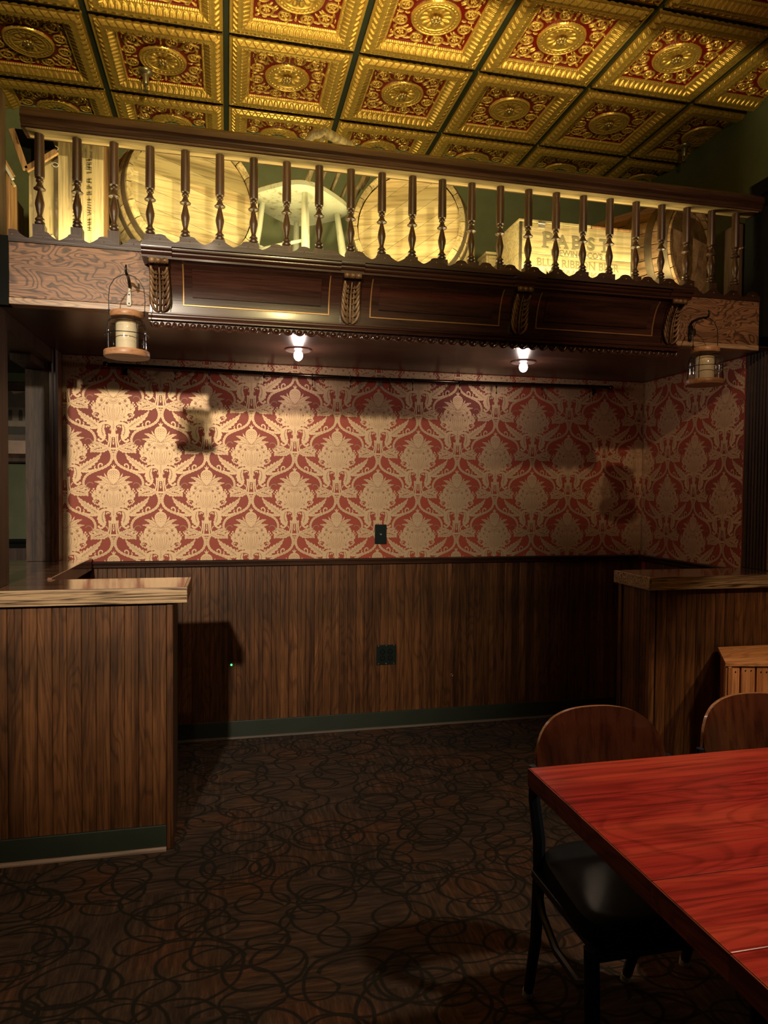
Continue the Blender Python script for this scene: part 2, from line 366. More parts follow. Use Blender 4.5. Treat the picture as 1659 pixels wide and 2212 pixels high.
def tile_mesh():
    n = 230; g = np.linspace(-1, 1, n); U, V = np.meshgrid(g, g, indexing='ij')
    au, av = np.abs(U), np.abs(V); a = np.maximum(au, av); s = np.where(au > av, V, U)
    P = np.interp(a, [0, .642, .646, .664, .676, .69, .795, .803, .812, .818, .868, .873, .88, .950, .954, .964, .968, 1],
                  [-27, -27, -14, -12, -13, -10, 6, 9, 9, 7.5, 7.5, 9, 7, -6, -7, -7, -4, -4])
    H = P.copy()
    def bumpy(mask, h): H[:] = np.maximum(H, np.where(mask, h, -99))
    # outer zigzag darts
    c = (a - .876) / .072; m = (c > 0) & (c < 1); fr = np.abs(((s / .128) % 1) * 2 - 1)
    tri = np.clip((1 - fr) - (1 - c) * .92, 0, .30) / .30; H += np.where(m, 7.5 * tri, 0)
    # leaf band
    c = (a - .69) / .108; m = (c > 0) & (c < 1) & (np.abs(s) < a); q = ((s / .098) % 1) * 2 - 1; wd = np.sqrt(np.clip(c * 1.25, 0, 1)) * .92
    lf = np.sqrt(np.clip(1 - (q / np.maximum(wd, .05)) ** 2, 0, 1)); lf = lf - .55 * np.exp(-(q / .12) ** 2) * (lf > 0); H += np.where(m, 7.0 * lf, 0)
    # beads
    c = (a - .668) / .020; q = ((s / .036) % 1) * 2 - 1; H += np.where(np.abs(c) < 1, 4.0 * np.sqrt(np.clip(1 - c * c - q * q, 0, 1)), 0)
    field = a < .646
    U0, V0 = U, V; U = U / 1.13; V = V / 1.13
    R = np.hypot(U, V); TH = np.arctan2(V, U)
    def torus(cx, cy, r, t, h, rr=None):
        d = np.hypot(U - cx, V - cy); bumpy(np.abs(d - r) < t, -27 + h * np.sqrt(np.clip(1 - ((d - r) / t) ** 2, 0, 1)))
    def blob(cx, cy, rx, ry, an, h):
        du, dv = U - cx, V - cy; x = du * math.cos(an) + dv * math.sin(an); y = -du * math.sin(an) + dv * math.cos(an)
        e = (x / rx) ** 2 + (y / ry) ** 2; bumpy(e < 1, -27 + h * np.sqrt(np.clip(1 - e, 0, 1)))
    pts = []
    for k in range(4):
        an = k * PI / 2; ca, sa = math.cos(an), math.sin(an)
        for (x, y, r) in ((.155, .455, .078), (-.155, .455, .078), (.40, .40, .088)):
            pts.append((x * ca - y * sa, x * sa + y * ca, r, an))
        for (x, y, rx, ry, ro) in ((.0, .50, .022, .05, 0), (.0, .40, .018, .04, 0), (.285, .50, .07, .016, .25), (-.285, .50, .07, .016, -.25), (.275, .36, .05, .016, .9), (-.275, .36, .05, .016, -.9),
                                   (.515, .515, .05, .02, .785), (.50, .315, .016, .035, .3), (.315, .505, .035, .016, -.3), (.33, .30, .055, .018, .785), (.535, .42, .012, .04, 0), (.42, .535, .04, .012, 0), (.08, .53, .05, .012, .15), (-.08, .53, .05, .012, -.15)):
            blob(x * ca - y * sa, x * sa + y * ca, rx, ry, an + ro, 8)
    for (x, y, r, an) in pts:
        torus(x, y, r, .016, 9)
        for j in range(5):
            t = an + j * 2 * PI / 5; blob(x + .034 * math.cos(t), y + .034 * math.sin(t), .024, .017, t, 8)
        blob(x, y, .014, .014, 0, 11)
        blob(x + (r + .03) * math.cos(an + 1.2), y + (r + .03) * math.sin(an + 1.2), .045, .013, an + 2.4, 8)
    # medallion
    H[:] = np.where(R < .345, np.interp(R, [0, .07, .22, .235, .25, .262, .305, .318, .332, .345], [-24, -25, -17, -12, -14, -17, -17, -11, -12, -22]), H)
    q = ((TH / (2 * PI) * 30) % 1) * 2 - 1; c = (R - .283) / .022; H += np.where(np.abs(c) < 1, 5 * np.sqrt(np.clip(1 - c * c - q * q * .8, 0, 1)), 0)
    q = ((TH / (2 * PI) * 12) % 1) * 2 - 1; c = (R - .15) / .065; e = np.clip(1 - c * c - (q * 1.15) ** 2, 0, 1); H += np.where(np.abs(c) < 1, 6.5 * np.sqrt(e), 0)
    gold = ((H > -26.0) | (~field)).astype(np.float32)
    hs = .2905
    X = U0 * hs; Y = V0 * hs; Z = -(H + 4) / 1000.0       # deeper = higher
    vs = np.stack([X, Y, Z], -1).reshape(-1, 3)
    i = np.arange(n - 1); I, J = np.meshgrid(i, i, indexing='ij'); b0 = (I * n + J).ravel(); f = np.stack([b0, b0 + 1, b0 + n + 1, b0 + n], -1)
    # skirt up to the grid
    ring = [k for k in range(n)] + [k * n + n - 1 for k in range(1, n)] + [(n - 1) * n + k for k in range(n - 2, -1, -1)] + [k * n for k in range(n - 2, 0, -1)]
    base = len(vs); top = vs[ring].copy(); top[:, 2] = .022; vs = np.concatenate([vs, top]); gold = np.concatenate([gold.ravel(), np.ones(len(ring), np.float32)])
    rf = [(ring[k], ring[(k + 1) % len(ring)], base + (k + 1) % len(ring), base + k) for k in range(len(ring))]
    faces = f.tolist() + rf
    return vs, faces, gold

def mk_tile(name, clip=None):
    me = bpy.data.meshes.new(name); me.from_pydata(TV.tolist(), [], TF)
    at = me.attributes.new('gold', 'FLOAT', 'POINT'); at.data.foreach_set('value', TG)
    me.materials.append(M['tin'])
    if clip:
        bm = bmesh.new(); bm.from_mesh(me)
        for co_, no in clip:
            bmesh.ops.bisect_plane(bm, geom=bm.verts[:] + bm.edges[:] + bm.faces[:], plane_co=co_, plane_no=no, clear_outer=True)
        bm.to_mesh(me); bm.free()
    me.polygons.foreach_set('use_smooth', [True] * len(me.polygons)); me.update(); return me
TV, TF, TG = tile_mesh()
GX, GY, T = -.6176, 3.3288, .61
meT = {'full': mk_tile('ceiling_tile')}
ry = LB - (GY + T) ; rxx = XU - (GX + 5 * T)              # leftover widths
meT['y'] = mk_tile('ceiling_tile', [((0, -.305 + ry - .004, 0), (0, 1, 0))])
meT['x'] = mk_tile('ceiling_tile', [((-.305 + rxx - .004, 0, 0), (1, 0, 0))])
meT['xy'] = mk_tile('ceiling_tile', [((0, -.305 + ry - .004, 0), (0, 1, 0)), ((-.305 + rxx - .004, 0, 0), (1, 0, 0))])
# rosette sub-part
rz = MB()
for k in range(8):
    an = 2 * PI * k / 8
    rz.sphere((.017 * math.cos(an), .017 * math.sin(an), .006), (.010, .010, .006), 8, 6)
rz.sphere((0, 0, .002), (.009, .009, .008), 10, 6)
ros0 = rz.build('rosette', M['brass'], None, smooth='all'); rosme = ros0.data; bpy.data.objects.remove(ros0)
for i in range(-2, 6):
    for j in range(-6, 2):
        k = ('x' if i == 5 else '') + ('y' if j == 1 else '')
        o = bpy.data.objects.new('ceiling_tile', meT[k or 'full']); COL.objects.link(o); o.parent = ceil_o
        o.location = (GX + (i + .5) * T, GY + (j + .5) * T, ZC)
        if not (i == 5 or j == 1):
            r = bpy.data.objects.new('rosette', rosme); COL.objects.link(r); r.parent = o; r.location = (0, 0, 0)
for i in range(-2, 7):
    x = GX + i * T
    if x < XU: box('grid_bar', x - .014, x + .014, -.33, LB, ZC + .012, ZC + .045, M['grid'], ceil_o)
for j in range(-6, 2):
    y = GY + j * T
    for i in range(-2, 6):
        x0 = GX + i * T + .0145; x1 = min(XU, x0 + T - .029)
        box('grid_crossbar', x0, x1, y - .012, y + .012, ZC + .014, ZC + .045, M['grid'], ceil_o)
# loft walls (green)
setp(box('wall_upper_back', -1.6, XU, LB, LB + .06, LZ, ZC + .044, M['green']), kind='structure')
setp(box('wall_upper_right', XU, XU + .06, -.3, LB, 0, ZC + .044, M['green']), kind='structure')
# loft floor slab and alcove soffit
setp(box('floor_upper', -1.6, XU, 2.84, LB, LZ - .05, LZ, M['darkwood']), kind='structure')
setp(box('ceiling_alcove', -1.6, XU, 2.84, 4.9, ZS, ZS + .03, M['soffit']), kind='structure')
# side room seen past the posts
fw = setp(box('wall_far', -3.2, -.9, 4.62, 4.68, 0, ZS - .001, M['green']), kind='structure')
for k in range(26):
    x = -2.2 + k * .05
    MB().box(x, x + .0485, 4.605, 4.62, .0, 1.02).build('plank', M['darkwood'], fw)
setp(MB().sweepx([(4.60, 1.02), (4.615, 1.02), (4.615, 1.075), (4.585, 1.075), (4.585, 1.06), (4.60, 1.045)], -2.2, -.9).build('trim_4', M['black']), kind='structure')
setp(box('wall_side_room', -.96, -.90, 3.98, 4.6, 0, ZS - .001, M['green']), kind='structure')

# alcove back wall with beadboard planks and wallpaper
wb = setp(box('wall_back', -.90, XR + .06, D, D + .06, 0, ZS - .001, M['paper']), kind='structure')
def planks(parent, x0, x1, y, z0, z1, pw, mat, t=.010, horizontal='X'):
    mbp = MB(); g = .0022
    prof = [(g, 0), (g, -t * .55), (g + .0035, -t), (pw * .5 - .004, -t), (pw * .5 - .001, -t + .003), (pw * .5 + .001, -t + .003), (pw * .5 + .004, -t), (pw - g - .0035, -t), (pw - g, -t * .55), (pw - g, 0)]
    if horizontal == 'X': mbp.sweepz(prof, 0, z1 - z0)
    else: mbp.sweepz([(-(b), a) for a, b in prof][::-1], 0, z1 - z0) if horizontal == 'Y-' else mbp.sweepz([(b, a) for a, b in prof][::-1], 0, z1 - z0)
    first = mbp.build('plank', mat, None, local=True); me = first.data; bpy.data.objects.remove(first)
    n = int((x1 - x0) / pw + .001)
    for k in range(n):
        o = bpy.data.objects.new('plank', me); COL.objects.link(o); o.parent = parent; a = x0 + k * pw
        o.location = ((a, y, z0) if horizontal == 'X' else (y, a, z0)) - (parent.location if parent else Vector())
Vv = Vector
def planks_at(parent, x0, x1, y, z0, z1, pw, mat, axis='X', t=.008):
    g = .0004; mbp = MB()
    prof = [(g, 0), (g, -t * .72), (g + .0022, -t), (pw * .5 - .0015, -t), (pw * .5, -t * .86), (pw * .5 + .0015, -t), (pw - g - .0022, -t), (pw - g, -t * .72), (pw - g, 0)]
    if axis == 'Y': prof = [(b, a) for a, b in prof][::-1]      # faces -x, runs along y
    mbp.sweepz(prof, 0, z1 - z0)
    first = mbp.build('plank', mat, None, local=True); me = first.data; bpy.data.objects.remove(first)
    pl = parent.location
    for k in range(int((x1 - x0) / pw + .02)):
        o = bpy.data.objects.new('plank', me); COL.objects.link(o); o.parent = parent; a = x0 + k * pw
        o.location = Vector((a, y, z0) if axis == 'X' else (y, a, z0)) - pl
planks_at(wb, -.235 - .0482 * 10, 2.563, D, .098, .968, .0482, M['wains'])
wr = setp(box('wall_right', XR, XR + .06, 3.035, D - .001, 0, ZS - .001, M['paper']), kind='structure')
planks_at(wr, 3.04, 3.90, XR, .098, .968, .0482, M['wains'], 'Y')
# chair rail mouldings, corner bead, base
rp = lambda y: [(y, .962), (y, 1.0), (y - .022, 1.0), (y - .026, .996), (y - .026, .990), (y - .018, .986), (y - .016, .978), (y - .020, .974), (y - .020, .968), (y - .014, .962)]
setp(MB().sweepx(rp(D - .0005), -.69, XR - .0265).build('trim_1', M['rail'], smooth=True), kind='structure')
setp(MB().sweepy([(XR - (D - .0005 - a), z) for a, z in rp(D - .0005)], 3.04, D - .0275).build('trim_2', M['rail'], smooth=True), kind='structure')
setp(box('trim_3', XR - .006, XR - .0005, D - .006, D - .0005, 1.001, ZS - .002, M['oakedge']), kind='structure')
setp(box('baseboard_back', -.735, XR - .012, D - .015, D - .0005, .001, .0975, M['greendk'], bevel=.002), kind='structure')
setp(box('baseboard_right', XR - .015, XR - .0005, 3.04, D - .016, .001, .0975, M['greendk'], bevel=.002), kind='structure')
setp(MB().sweepx([(D - .0155, .001), (D - .0155, .012), (D - .022, .010), (D - .026, .001)], -.735, XR - .015).build('trim_5', M['quarterdk']), kind='structure')

# ------------------------------------------------------------------ damask wallpaper print
class Pat:
    def __init__(s): s.q = {0: [], 1: []}; s.k = 0                   # quads/tris per layer, in pattern px (dx, dy)
    def cr(s, P, n):
        P = [Vector(p) for p in P]; P = [P[0] * 2 - P[1]] + P + [P[-1] * 2 - P[-2]]; out = []; segs = len(P) - 3
        for i in range(n + 1):
            t = i / n * segs; k = min(int(t), segs - 1); t -= k; a, b, c, d = P[k:k + 4]
            out.append(.5 * ((2 * b) + (c - a) * t + (2 * a - 5 * b + 4 * c - d) * t * t + (3 * b - a - 3 * c + d) * t ** 3))
        return out
    def strip(s, P, wf, n=24, lay=0, jl=0, amp=0, jr=None):
        pts = s.cr(P, n); L = []; R_ = []
        jr = jl if jr is None else jr
        for i, p in enumerate(pts):
            t = (pts[min(i + 1, n)] - pts[max(i - 1, 0)]); t.normalize(); nn = Vector((-t.y, t.x)); u = i / n
            wd = wf(u) if callable(wf) else wf
            sl = 1 - amp * (1 - ((u * jl) % 1)) if jl else 1; sr = 1 - amp * (1 - ((u * jr) % 1)) if jr else 1
            L.append(p + nn * wd * sl); R_.append(p - nn * wd * sr)
        s.k += 1
        for i in range(n): s.q[lay].append((s.k, (L[i], L[i + 1], R_[i + 1], R_[i])))
    def leaf(s, P, W, lobes, amp=.4, lay=0, n=None, vein=True, pk=.55):
        wf = lambda u: W * (math.sin(PI * min(1, u) ** pk) ** .7 if 0 < u < 1 else 0)
        s.strip(P, wf, n or lobes * 5, lay, lobes, amp)
        if vein and lay == 0:
            s.strip(P, lambda u: 2.2 * (1 - .6 * u), 12, 1)
            pts = s.cr(P, lobes * 2)
            for i in range(1, len(pts) - 1):
                t = (pts[i + 1] - pts[i - 1]).normalized(); nn = Vector((-t.y, t.x)); wd = wf(i / (len(pts) - 1)) * .62
                for sg in (-1, 1): s.strip([pts[i], pts[i] + (nn * sg * .75 + t * .65) * wd], lambda u: 2.4 * (1 - u * .8), 2, 1)
    def fan(s, c, r, n=24, lay=0, ry=None, rf=None):
        c = Vector(c); pts = []
        for k in range(n):
            a = 2 * PI * k / n; q = rf(a) if rf else 1; pts.append(c + Vector((math.cos(a) * r * q, math.sin(a) * (ry or r) * q)))
        s.k += 1
        for k in range(n): s.q[lay].append((s.k, (c, pts[k], pts[(k + 1) % n])))
    def poly(s, c, pts, lay=0):
        c = Vector(c); pts = [Vector(p) for p in pts]
        s.k += 1
        for k in range(len(pts) - 1): s.q[lay].append((s.k, (c, pts[k], pts[k + 1])))
    def arc(s, c, r, a0, a1, w, lay=1, n=14, ry=None):
        s.strip([(c[0] + r * math.cos(a0 + (a1 - a0) * k / n), c[1] + (ry or r) * math.sin(a0 + (a1 - a0) * k / n)) for k in range(n + 1)], w, n, lay)
p = Pat()
# pinecone and its crown (y grows downward)
p.fan((0, 435), 100, 54, ry=92, rf=lambda a: 1 - .07 * abs(math.sin(9 * a)))
p.poly((0, 540), [(0, 610), (45, 560), (85, 500), (95, 450), (0, 440)])
p.leaf([(0, 350), (0, 315), (0, 282)], 11, 2, 0, vein=False); p.leaf([(6, 345), (20, 320), (38, 298)], 9, 2, 0, vein=False)
for rr in (26, 52, 78): p.arc((0, 455), rr, PI * 1.08, PI * 1.5, 2.2, ry=rr * .95)
for y in (400, 430, 465, 500): p.fan((0, y), 7, 8, 1); p.fan((34, y - 8), 6, 8, 1); p.fan((62, y + 2), 5, 8, 1)
p.strip([(0, 602), (60, 545), (110, 480)], 3, 8, 1)
# collar leaves
p.leaf([(10, 600), (110, 535), (180, 490), (255, 468)], 42, 5, .35); p.leaf([(10, 605), (120, 575), (210, 560), (292, 552)], 36, 5, .35)
p.leaf([(95, 500), (125, 455), (140, 420)], 14, 3, .3, vein=False)
# heart
H_ = [(0, 600), (60, 582), (125, 578), (185, 592), (226, 625), (244, 672), (243, 722), (228, 775), (202, 822), (170, 870), (110, 920), (60, 955), (0, 985)]
Hs = [tuple(q) for q in p.cr(H_, 48)]
p.poly((0, 740), Hs)
for q in p.cr(H_[2:], 15)[:-1]: p.fan(q, 24, 12)
p.fan((0, 690), 1, 3)
for rr in (34, 52, 66, 92): p.arc((0, 612), rr, PI * .02, PI * .5, 2.6, ry=rr * .8)
for xx, y0 in ((22, 760), (52, 740), (88, 725), (128, 720), (170, 720)):
    p.strip([(xx, y0), (xx * 1.05, (y0 + 920) / 2), (xx * .35, 945)], lambda u: 2.6 * (1 - u * .5), 12, 1)
for k in range(9):
    y = 715 + k * 24; p.strip([(0, y), (13, y - 13)], 2.0, 2, 1)
    p.fan((70 - k * 3.5, y + 5), 4, 6, 1); p.fan((110 - k * 7, y + 5), 4, 6, 1); p.fan((150 - k * 11, y), 4, 6, 1)
for (x, y, r) in ((98, 680, 24), (178, 640, 26), (205, 715, 20), (140, 770, 16)):
    p.fan((x, y), r, 20, 1, rf=lambda a: .62 + .38 * abs(math.cos(2.5 * a)));
p.strip([(100, 575), (165, 610), (215, 600)], 2.5, 8, 1); p.strip([(120, 640), (180, 690), (240, 690)], 2.5, 8, 1)
# flowers and berries
fl = lambda a: .78 + .22 * abs(math.cos(3 * a))
for (x, y, r) in ((262, 765, 70), (163, 887, 72)):
    p.fan((x, y), r, 42, rf=fl); p.fan((x, y), r * .30, 14, 1, rf=lambda a: .7 + .3 * math.cos(7 * a))
    for j in range(6): p.strip([(x + math.cos(j * PI / 3 + .52) * r * .3, y + math.sin(j * PI / 3 + .52) * r * .3), (x + math.cos(j * PI / 3 + .52) * r * .78, y + math.sin(j * PI / 3 + .52) * r * .78)], 1.8, 2, 1)
for (x, y) in ((272, 850), (295, 832), (303, 862), (285, 885), (258, 893), (312, 845), (240, 905)): p.fan((x, y), 12, 9)
p.strip([(235, 860), (262, 838), (290, 856), (268, 880)], 3, 8)
for (x, y, r) in ((300, 662, 14), (285, 690, 13), (320, 690, 13), (302, 712, 12), (345, 715, 11), (325, 735, 10)): p.fan((x, y), r, 9)
p.leaf([(225, 1010), (228, 985), (225, 950)], 12, 2, 0, vein=False); p.fan((212, 955), 11, 8); p.fan((240, 955), 11, 8)
# bell and stem
p.leaf([(0, 1080), (0, 1010), (0, 925)], 46, 3, .2); p.leaf([(0, 1020), (45, 975), (85, 950)], 22, 3, .3, vein=False)
p.strip([(0, 1000), (0, 1080), (0, 1150)], lambda u: 22 + 14 * u, 6)
p.fan((0, 1165), 60, 20, ry=32); p.fan((40, 1075), 17, 14); p.fan((40, 1075), 8, 8, 1); p.fan((18, 1115), 14, 12)
# volute over the hanging leaf
p.strip([(8, 1048), (45, 1000), (95, 980), (160, 985), (215, 1015), (245, 1055)], lambda u: 15 + 10 * math.sin(PI * u), 24, 0, 9, .3)
p.strip([(60, 1035), (82, 1022), (108, 1030), (100, 1048)], 9, 10); 
p.strip([(150, 1000), (185, 1060), (185, 1125), (160, 1180), (150, 1225), (180, 1255), (218, 1245), (222, 1218)], lambda u: (66 * math.sin(PI * min(1, u * 1.25 + .16)) if u < .62 else 14) * 1.0 + 4, 42, 0, 11, .3)
p.strip([(150, 1000), (172, 1060), (172, 1125), (150, 1180)], 3, 12, 1)
for k in range(6): p.fan((158 + 16 * math.sin(k * .7), 1020 + k * 26), 9, 8, 1); p.fan((158 + 16 * math.sin(k * .7), 1020 + k * 26), 4, 6, 0)
p.fan((225, 1235), 18, 12)
# feather leaf
p.leaf([(232, 1040), (310, 985), (400, 925), (480, 860), (548, 778)], 74, 7, .42)
for k in range(8):
    t = k / 8; p.fan((255 + 250 * t, 1018 - 190 * t - 20 * t * t), 7, 8, 1); p.fan((255 + 250 * t, 1018 - 190 * t - 20 * t * t), 3, 6, 0)
# S-scroll ribbon framing the motif
RB = [(385, 745), (430, 705), (500, 680), (580, 676), (650, 708), (692, 775), (700, 850), (668, 930), (590, 990), (490, 1032), (395, 1072), (320, 1122), (280, 1190), (275, 1250), (300, 1300), (345, 1322)]
p.strip(RB, lambda u: 26 - 4 * u, 150, 0, 30, .38)
for q in p.cr(RB, 46)[2:-1]: p.fan(q, 4.5, 6, 1)
p.strip(RB, 1.4, 80, 1)
p.leaf([(640, 700), (560, 735), (470, 745), (380, 765)], 44, 6, .4); p.leaf([(600, 678), (520, 640), (450, 628), (390, 650)], 32, 5, .4)
p.leaf([(470, 690), (420, 640), (405, 590)], 24, 4, .4, vein=False); p.leaf([(420, 700), (380, 690), (350, 650)], 20, 3, .3, vein=False)
p.strip([(305, 592), (325, 568), (365, 566), (398, 590), (412, 640)], 7, 14, 1)
p.strip([(395, 772), (385, 758), (400, 745)], 10, 8)
p.strip([(500, 1010), (498, 965), (525, 938), (555, 948), (552, 972)], 10, 14); p.strip([(470, 1030), (440, 1000), (455, 975)], 8, 8)
p.leaf([(238, 1062), (320, 1062), (400, 1042), (470, 1010)], 22, 5, .4, vein=False)
# column under the volutes
p.strip([(68, 1140), (62, 1200), (66, 1260), (82, 1320), (98, 1365)], 14, 16, 0, 6, .3); p.strip([(32, 1140), (34, 1200), (40, 1280), (52, 1370)], 11, 16)
p.fan((0, 1368), 100, 24, ry=17, rf=lambda a: 1 - .1 * abs(math.sin(8 * a))); p.fan((0, 1270), 15, 16, ry=40); p.fan((0, 1262), 8, 12, 1, ry=16); p.fan((0, 1215), 12, 10, ry=12)
p.strip([(120, 1230), (100, 1245), (92, 1270)], 7, 8); p.strip([(125, 1310), (105, 1320), (95, 1340)], 7, 8)
for (y, r) in ((1408, 15), (1448, 19), (1488, 14), (1522, 12)): p.fan((0, y), r, 8); p.fan((0, y), r * .4, 6, 1)
p.strip([(18, 1400), (34, 1440), (22, 1480)], 4, 8)

PX = .2405 / 725; PZ = .231 / 660; VY0 = 600
def damask(parent, origin_u, origin_z, u0, u1, z0, z1, put, sgn=1):
    vs = []; fs = []; mi = []
    for lay in (0, 1):
        for i in range(-2, 16):
            for j in range(-4, 5):
                cu = origin_u + i * .2405; cz = origin_z + j * .462 + (.231 if i % 2 else 0)
                if cu < u0 - .28 or cu > u1 + .28 or cz < z0 - .2 or cz > z1 + .36: continue
                for sg in (1, -1):
                    for qi, q in p.q[lay]:
                        off = .0004 + .0008 * lay + qi * .0000065 + (.000003 if sg < 0 else 0)
                        pp = [(cu + sg * v.x * PX, cz - (v.y - VY0) * PZ) for v in q]
                        if max(a for a, b in pp) < u0 or min(a for a, b in pp) > u1 or max(b for a, b in pp) < z0 or min(b for a, b in pp) > z1: continue
                        n = len(vs); vs += [(a, b, off) for a, b in pp]; fs.append(tuple(range(n, n + len(pp))) if sg == 1 else tuple(range(n + len(pp) - 1, n - 1, -1))); mi.append(lay)
    me = bpy.data.meshes.new('damask_print'); me.from_pydata(vs, [], fs)
    me.materials.append(M['pgold']); me.materials.append(M['pmid']); me.polygons.foreach_set('material_index', mi)
    bm = bmesh.new(); bm.from_mesh(me)
    for co_, no in (((u0, 0, 0), (-1, 0, 0)), ((u1, 0, 0), (1, 0, 0)), ((0, z0, 0), (0, -1, 0)), ((0, z1, 0), (0, 1, 0))):
        bmesh.ops.bisect_plane(bm, geom=bm.verts[:] + bm.edges[:] + bm.faces[:], plane_co=co_, plane_no=no, clear_outer=True)
    for v in bm.verts: v.co = put(v.co)
    bm.to_mesh(me); bm.free()
    o = bpy.data.objects.new('damask_print', me); COL.objects.link(o); o.parent = parent; o['kind'] = 'stuff'
    return o
damask(wb, -.590, 1.407, -.84, XR - .007, 1.0, ZS - .003, lambda c: Vector((c.x, D - c.z, c.y)))
damask(wr, -3.66, 1.40 - .231 + .231, -D + .004, -3.04, 1.0, ZS - .003, lambda c: Vector((XR - c.z, -c.x, c.y)))

# ------------------------------------------------------------------ half walls, countertops, posts
def half_wall(name, label, x0, x1, y0, y1, ztop, corner_x, side):
    t = thing(name, label, 'half wall', ((x0 + x1) / 2, (y0 + y1) / 2, 0))
    box('core', x0, x1, y0 + .0005, y1, .001, ztop, M['darkwood'], t)
    pw = .0505
    n = int((x1 - x0 - .045) / pw)
    if side == 'L': a0 = x1 - .024 - n * pw
    else: a0 = x0 + .026
    planks_at(t, a0, a0 + n * pw + .001, y0, .098, ztop - .001, pw, M['wains'])
    if side == 'L': box('corner_trim', x1 - .023, x1 + .001, y0 - .013, y0 + .012, .001, ztop - .001, M['wains'], t, bevel=.003)
    else:
        box('corner_trim', x0 - .013, x0 + .014, y0 - .014, y0 + .013, .001, ztop - .001, M['wains'], t, bevel=.003)
    xa, xb = (x0, x1 - .024) if side == 'L' else (x0 + .026, x1)
    box('baseboard', xa, xb, y0 - .014, y0 - .0005, .001, .0965, M['greendk'], t, bevel=.002)
    MB().sweepx([(y0 - .0145, .001), (y0 - .0145, .014), (y0 - .020, .013), (y0 - .026, .006), (y0 - .027, .001)], xa, xb).build('shoe_moulding', M['quarter'], t)
    return t
hl = half_wall('half_wall', 'beadboard half wall with green base, under the pale-edged countertop end', -1.75, -.200, KY, 2.99, .955, -.2, 'L')
box('side_return', -1.05, -.745, 2.991, D - .03, .001, .955, M['wains'], hl)
hr = half_wall('half_wall', 'shadowed beadboard half wall behind the dining chairs and slatted crate', 1.858, 2.78, KY, 2.99, .955, 1.858, 'R')
planks_at(hr, KY + .02, KY + .02 + .19, 1.858, .002, .954, .047, M['wains'], 'Y')
box('corner_trim', 1.846, 1.860, 2.965, 2.992, .001, .954, M['wains'], hr, bevel=.003)
def counter(name, label, pieces, edges):
    t = thing(name, label, 'countertop', (sum(pieces[0][:2]) / 2, sum(pieces[0][2:]) / 2, .956))
    for (a, b, c, d) in pieces: box('slab', a, b, c, d, .9565, 1.014, M['ctop'], t, bevel=.003)
    for (a, b, c, d) in edges: box('edge_band', a, b, c, d, .9555, 1.0145, M['edge'], t, bevel=.003)
    return t
c1 = counter('countertop', 'glossy L-shaped wooden countertop with bold-grained oak front edge, against the damask wall', [(-1.75, -.158, 2.722, 3.03), (-1.20, -.712, 3.03, D - .03)],
        [(-1.75, -.146, 2.71, 2.7215), (-.1575, -.146, 2.722, 3.03), ])
MB().box(-.7115, -.694, 3.0305, D - .03, .957, 1.022).build('edge_band', M['ctop'], c1, bevel=.002)
counter('countertop', 'wooden countertop in the shaded corner beside the fluted post', [(1.837, 2.78, 2.722, 3.00)], [(1.837, 2.78, 2.71, 2.7215), (1.825, 1.8365, 2.71, 3.00)])

def fluted(prof_fn): pass
# rear post beside the wallpaper, with corner bead
po = thing('wooden_post', 'dark grooved wooden post at the edge of the damask wall, rising from the counter', 'post', (-.93, 3.86, 1.015))
prof = [(-.99, 3.885), (-.99, 3.80)]
prof += [(-.879, 3.80), (-.879, 3.885)]
MB().sweepz(prof, 1.0155, ZS - .001).build('shaft', M['casing'], po)
MB().sweepz([(-.8785, 3.885), (-.8785, 3.80), (-.866, 3.795), (-.858, 3.802), (-.848, 3.798), (-.838, 3.806), (-.836, 3.885)], 1.0155, ZS - .001).build('edge_moulding', M['wains'], po)
# front post at the frame edge
po = thing('wooden_post', 'post at the picture edge on the front counter, a pale strip on its corner', 'post', (-.84, 2.86, 1.015))
MB().sweepz([(-.90, 2.925), (-.90, 2.80), (-.826, 2.80), (-.824, 2.803), (-.8215, 2.803), (-.820, 2.81), (-.820, 2.90), (-.823, 2.905), (-.823, 2.925)], 1.0155, 2.056).build('shaft', M['casing'], po)
box('corner_strip', -.832, -.826, 2.7955, 2.7995, 1.0155, 2.056, M['oakedge'], po)
# header beam over the side opening
bt = thing('header_beam', 'dark beam end high above the picture frame and side opening', 'beam', (-.93, 3.3, 2.0))
box('beam', -1.02, -.86, 2.93, 3.795, 2.02, ZS - .001, M['darkwood'], bt)
box('bracket', -.99, -.90, 3.55, 3.795, 1.985, 2.0195, M['darkwood'], bt)
# fluted casing on the shaded side
po = thing('wooden_post', 'grey fluted wooden casing standing on the shaded corner countertop', 'post', (2.6, 2.94, 1.015))
prof = [(2.64, 2.86), (2.64, 3.03), (2.572, 3.03), (2.572, 3.02)]
y = 3.018
for k in range(7):
    prof += [(2.570, y), (2.570, y - .014), (2.576, y - .016), (2.576, y - .0195)]; y -= .021
prof += [(2.570, 2.868), (2.570, 2.86)]
MB().sweepz(prof, 1.0155, ZS - .001).build('shaft', M['casing'], po)
box('corner_strip', 2.566, 2.64, 2.845, 2.8595, 1.0155, ZS - .001, M['oakedge'], po, bevel=.003)

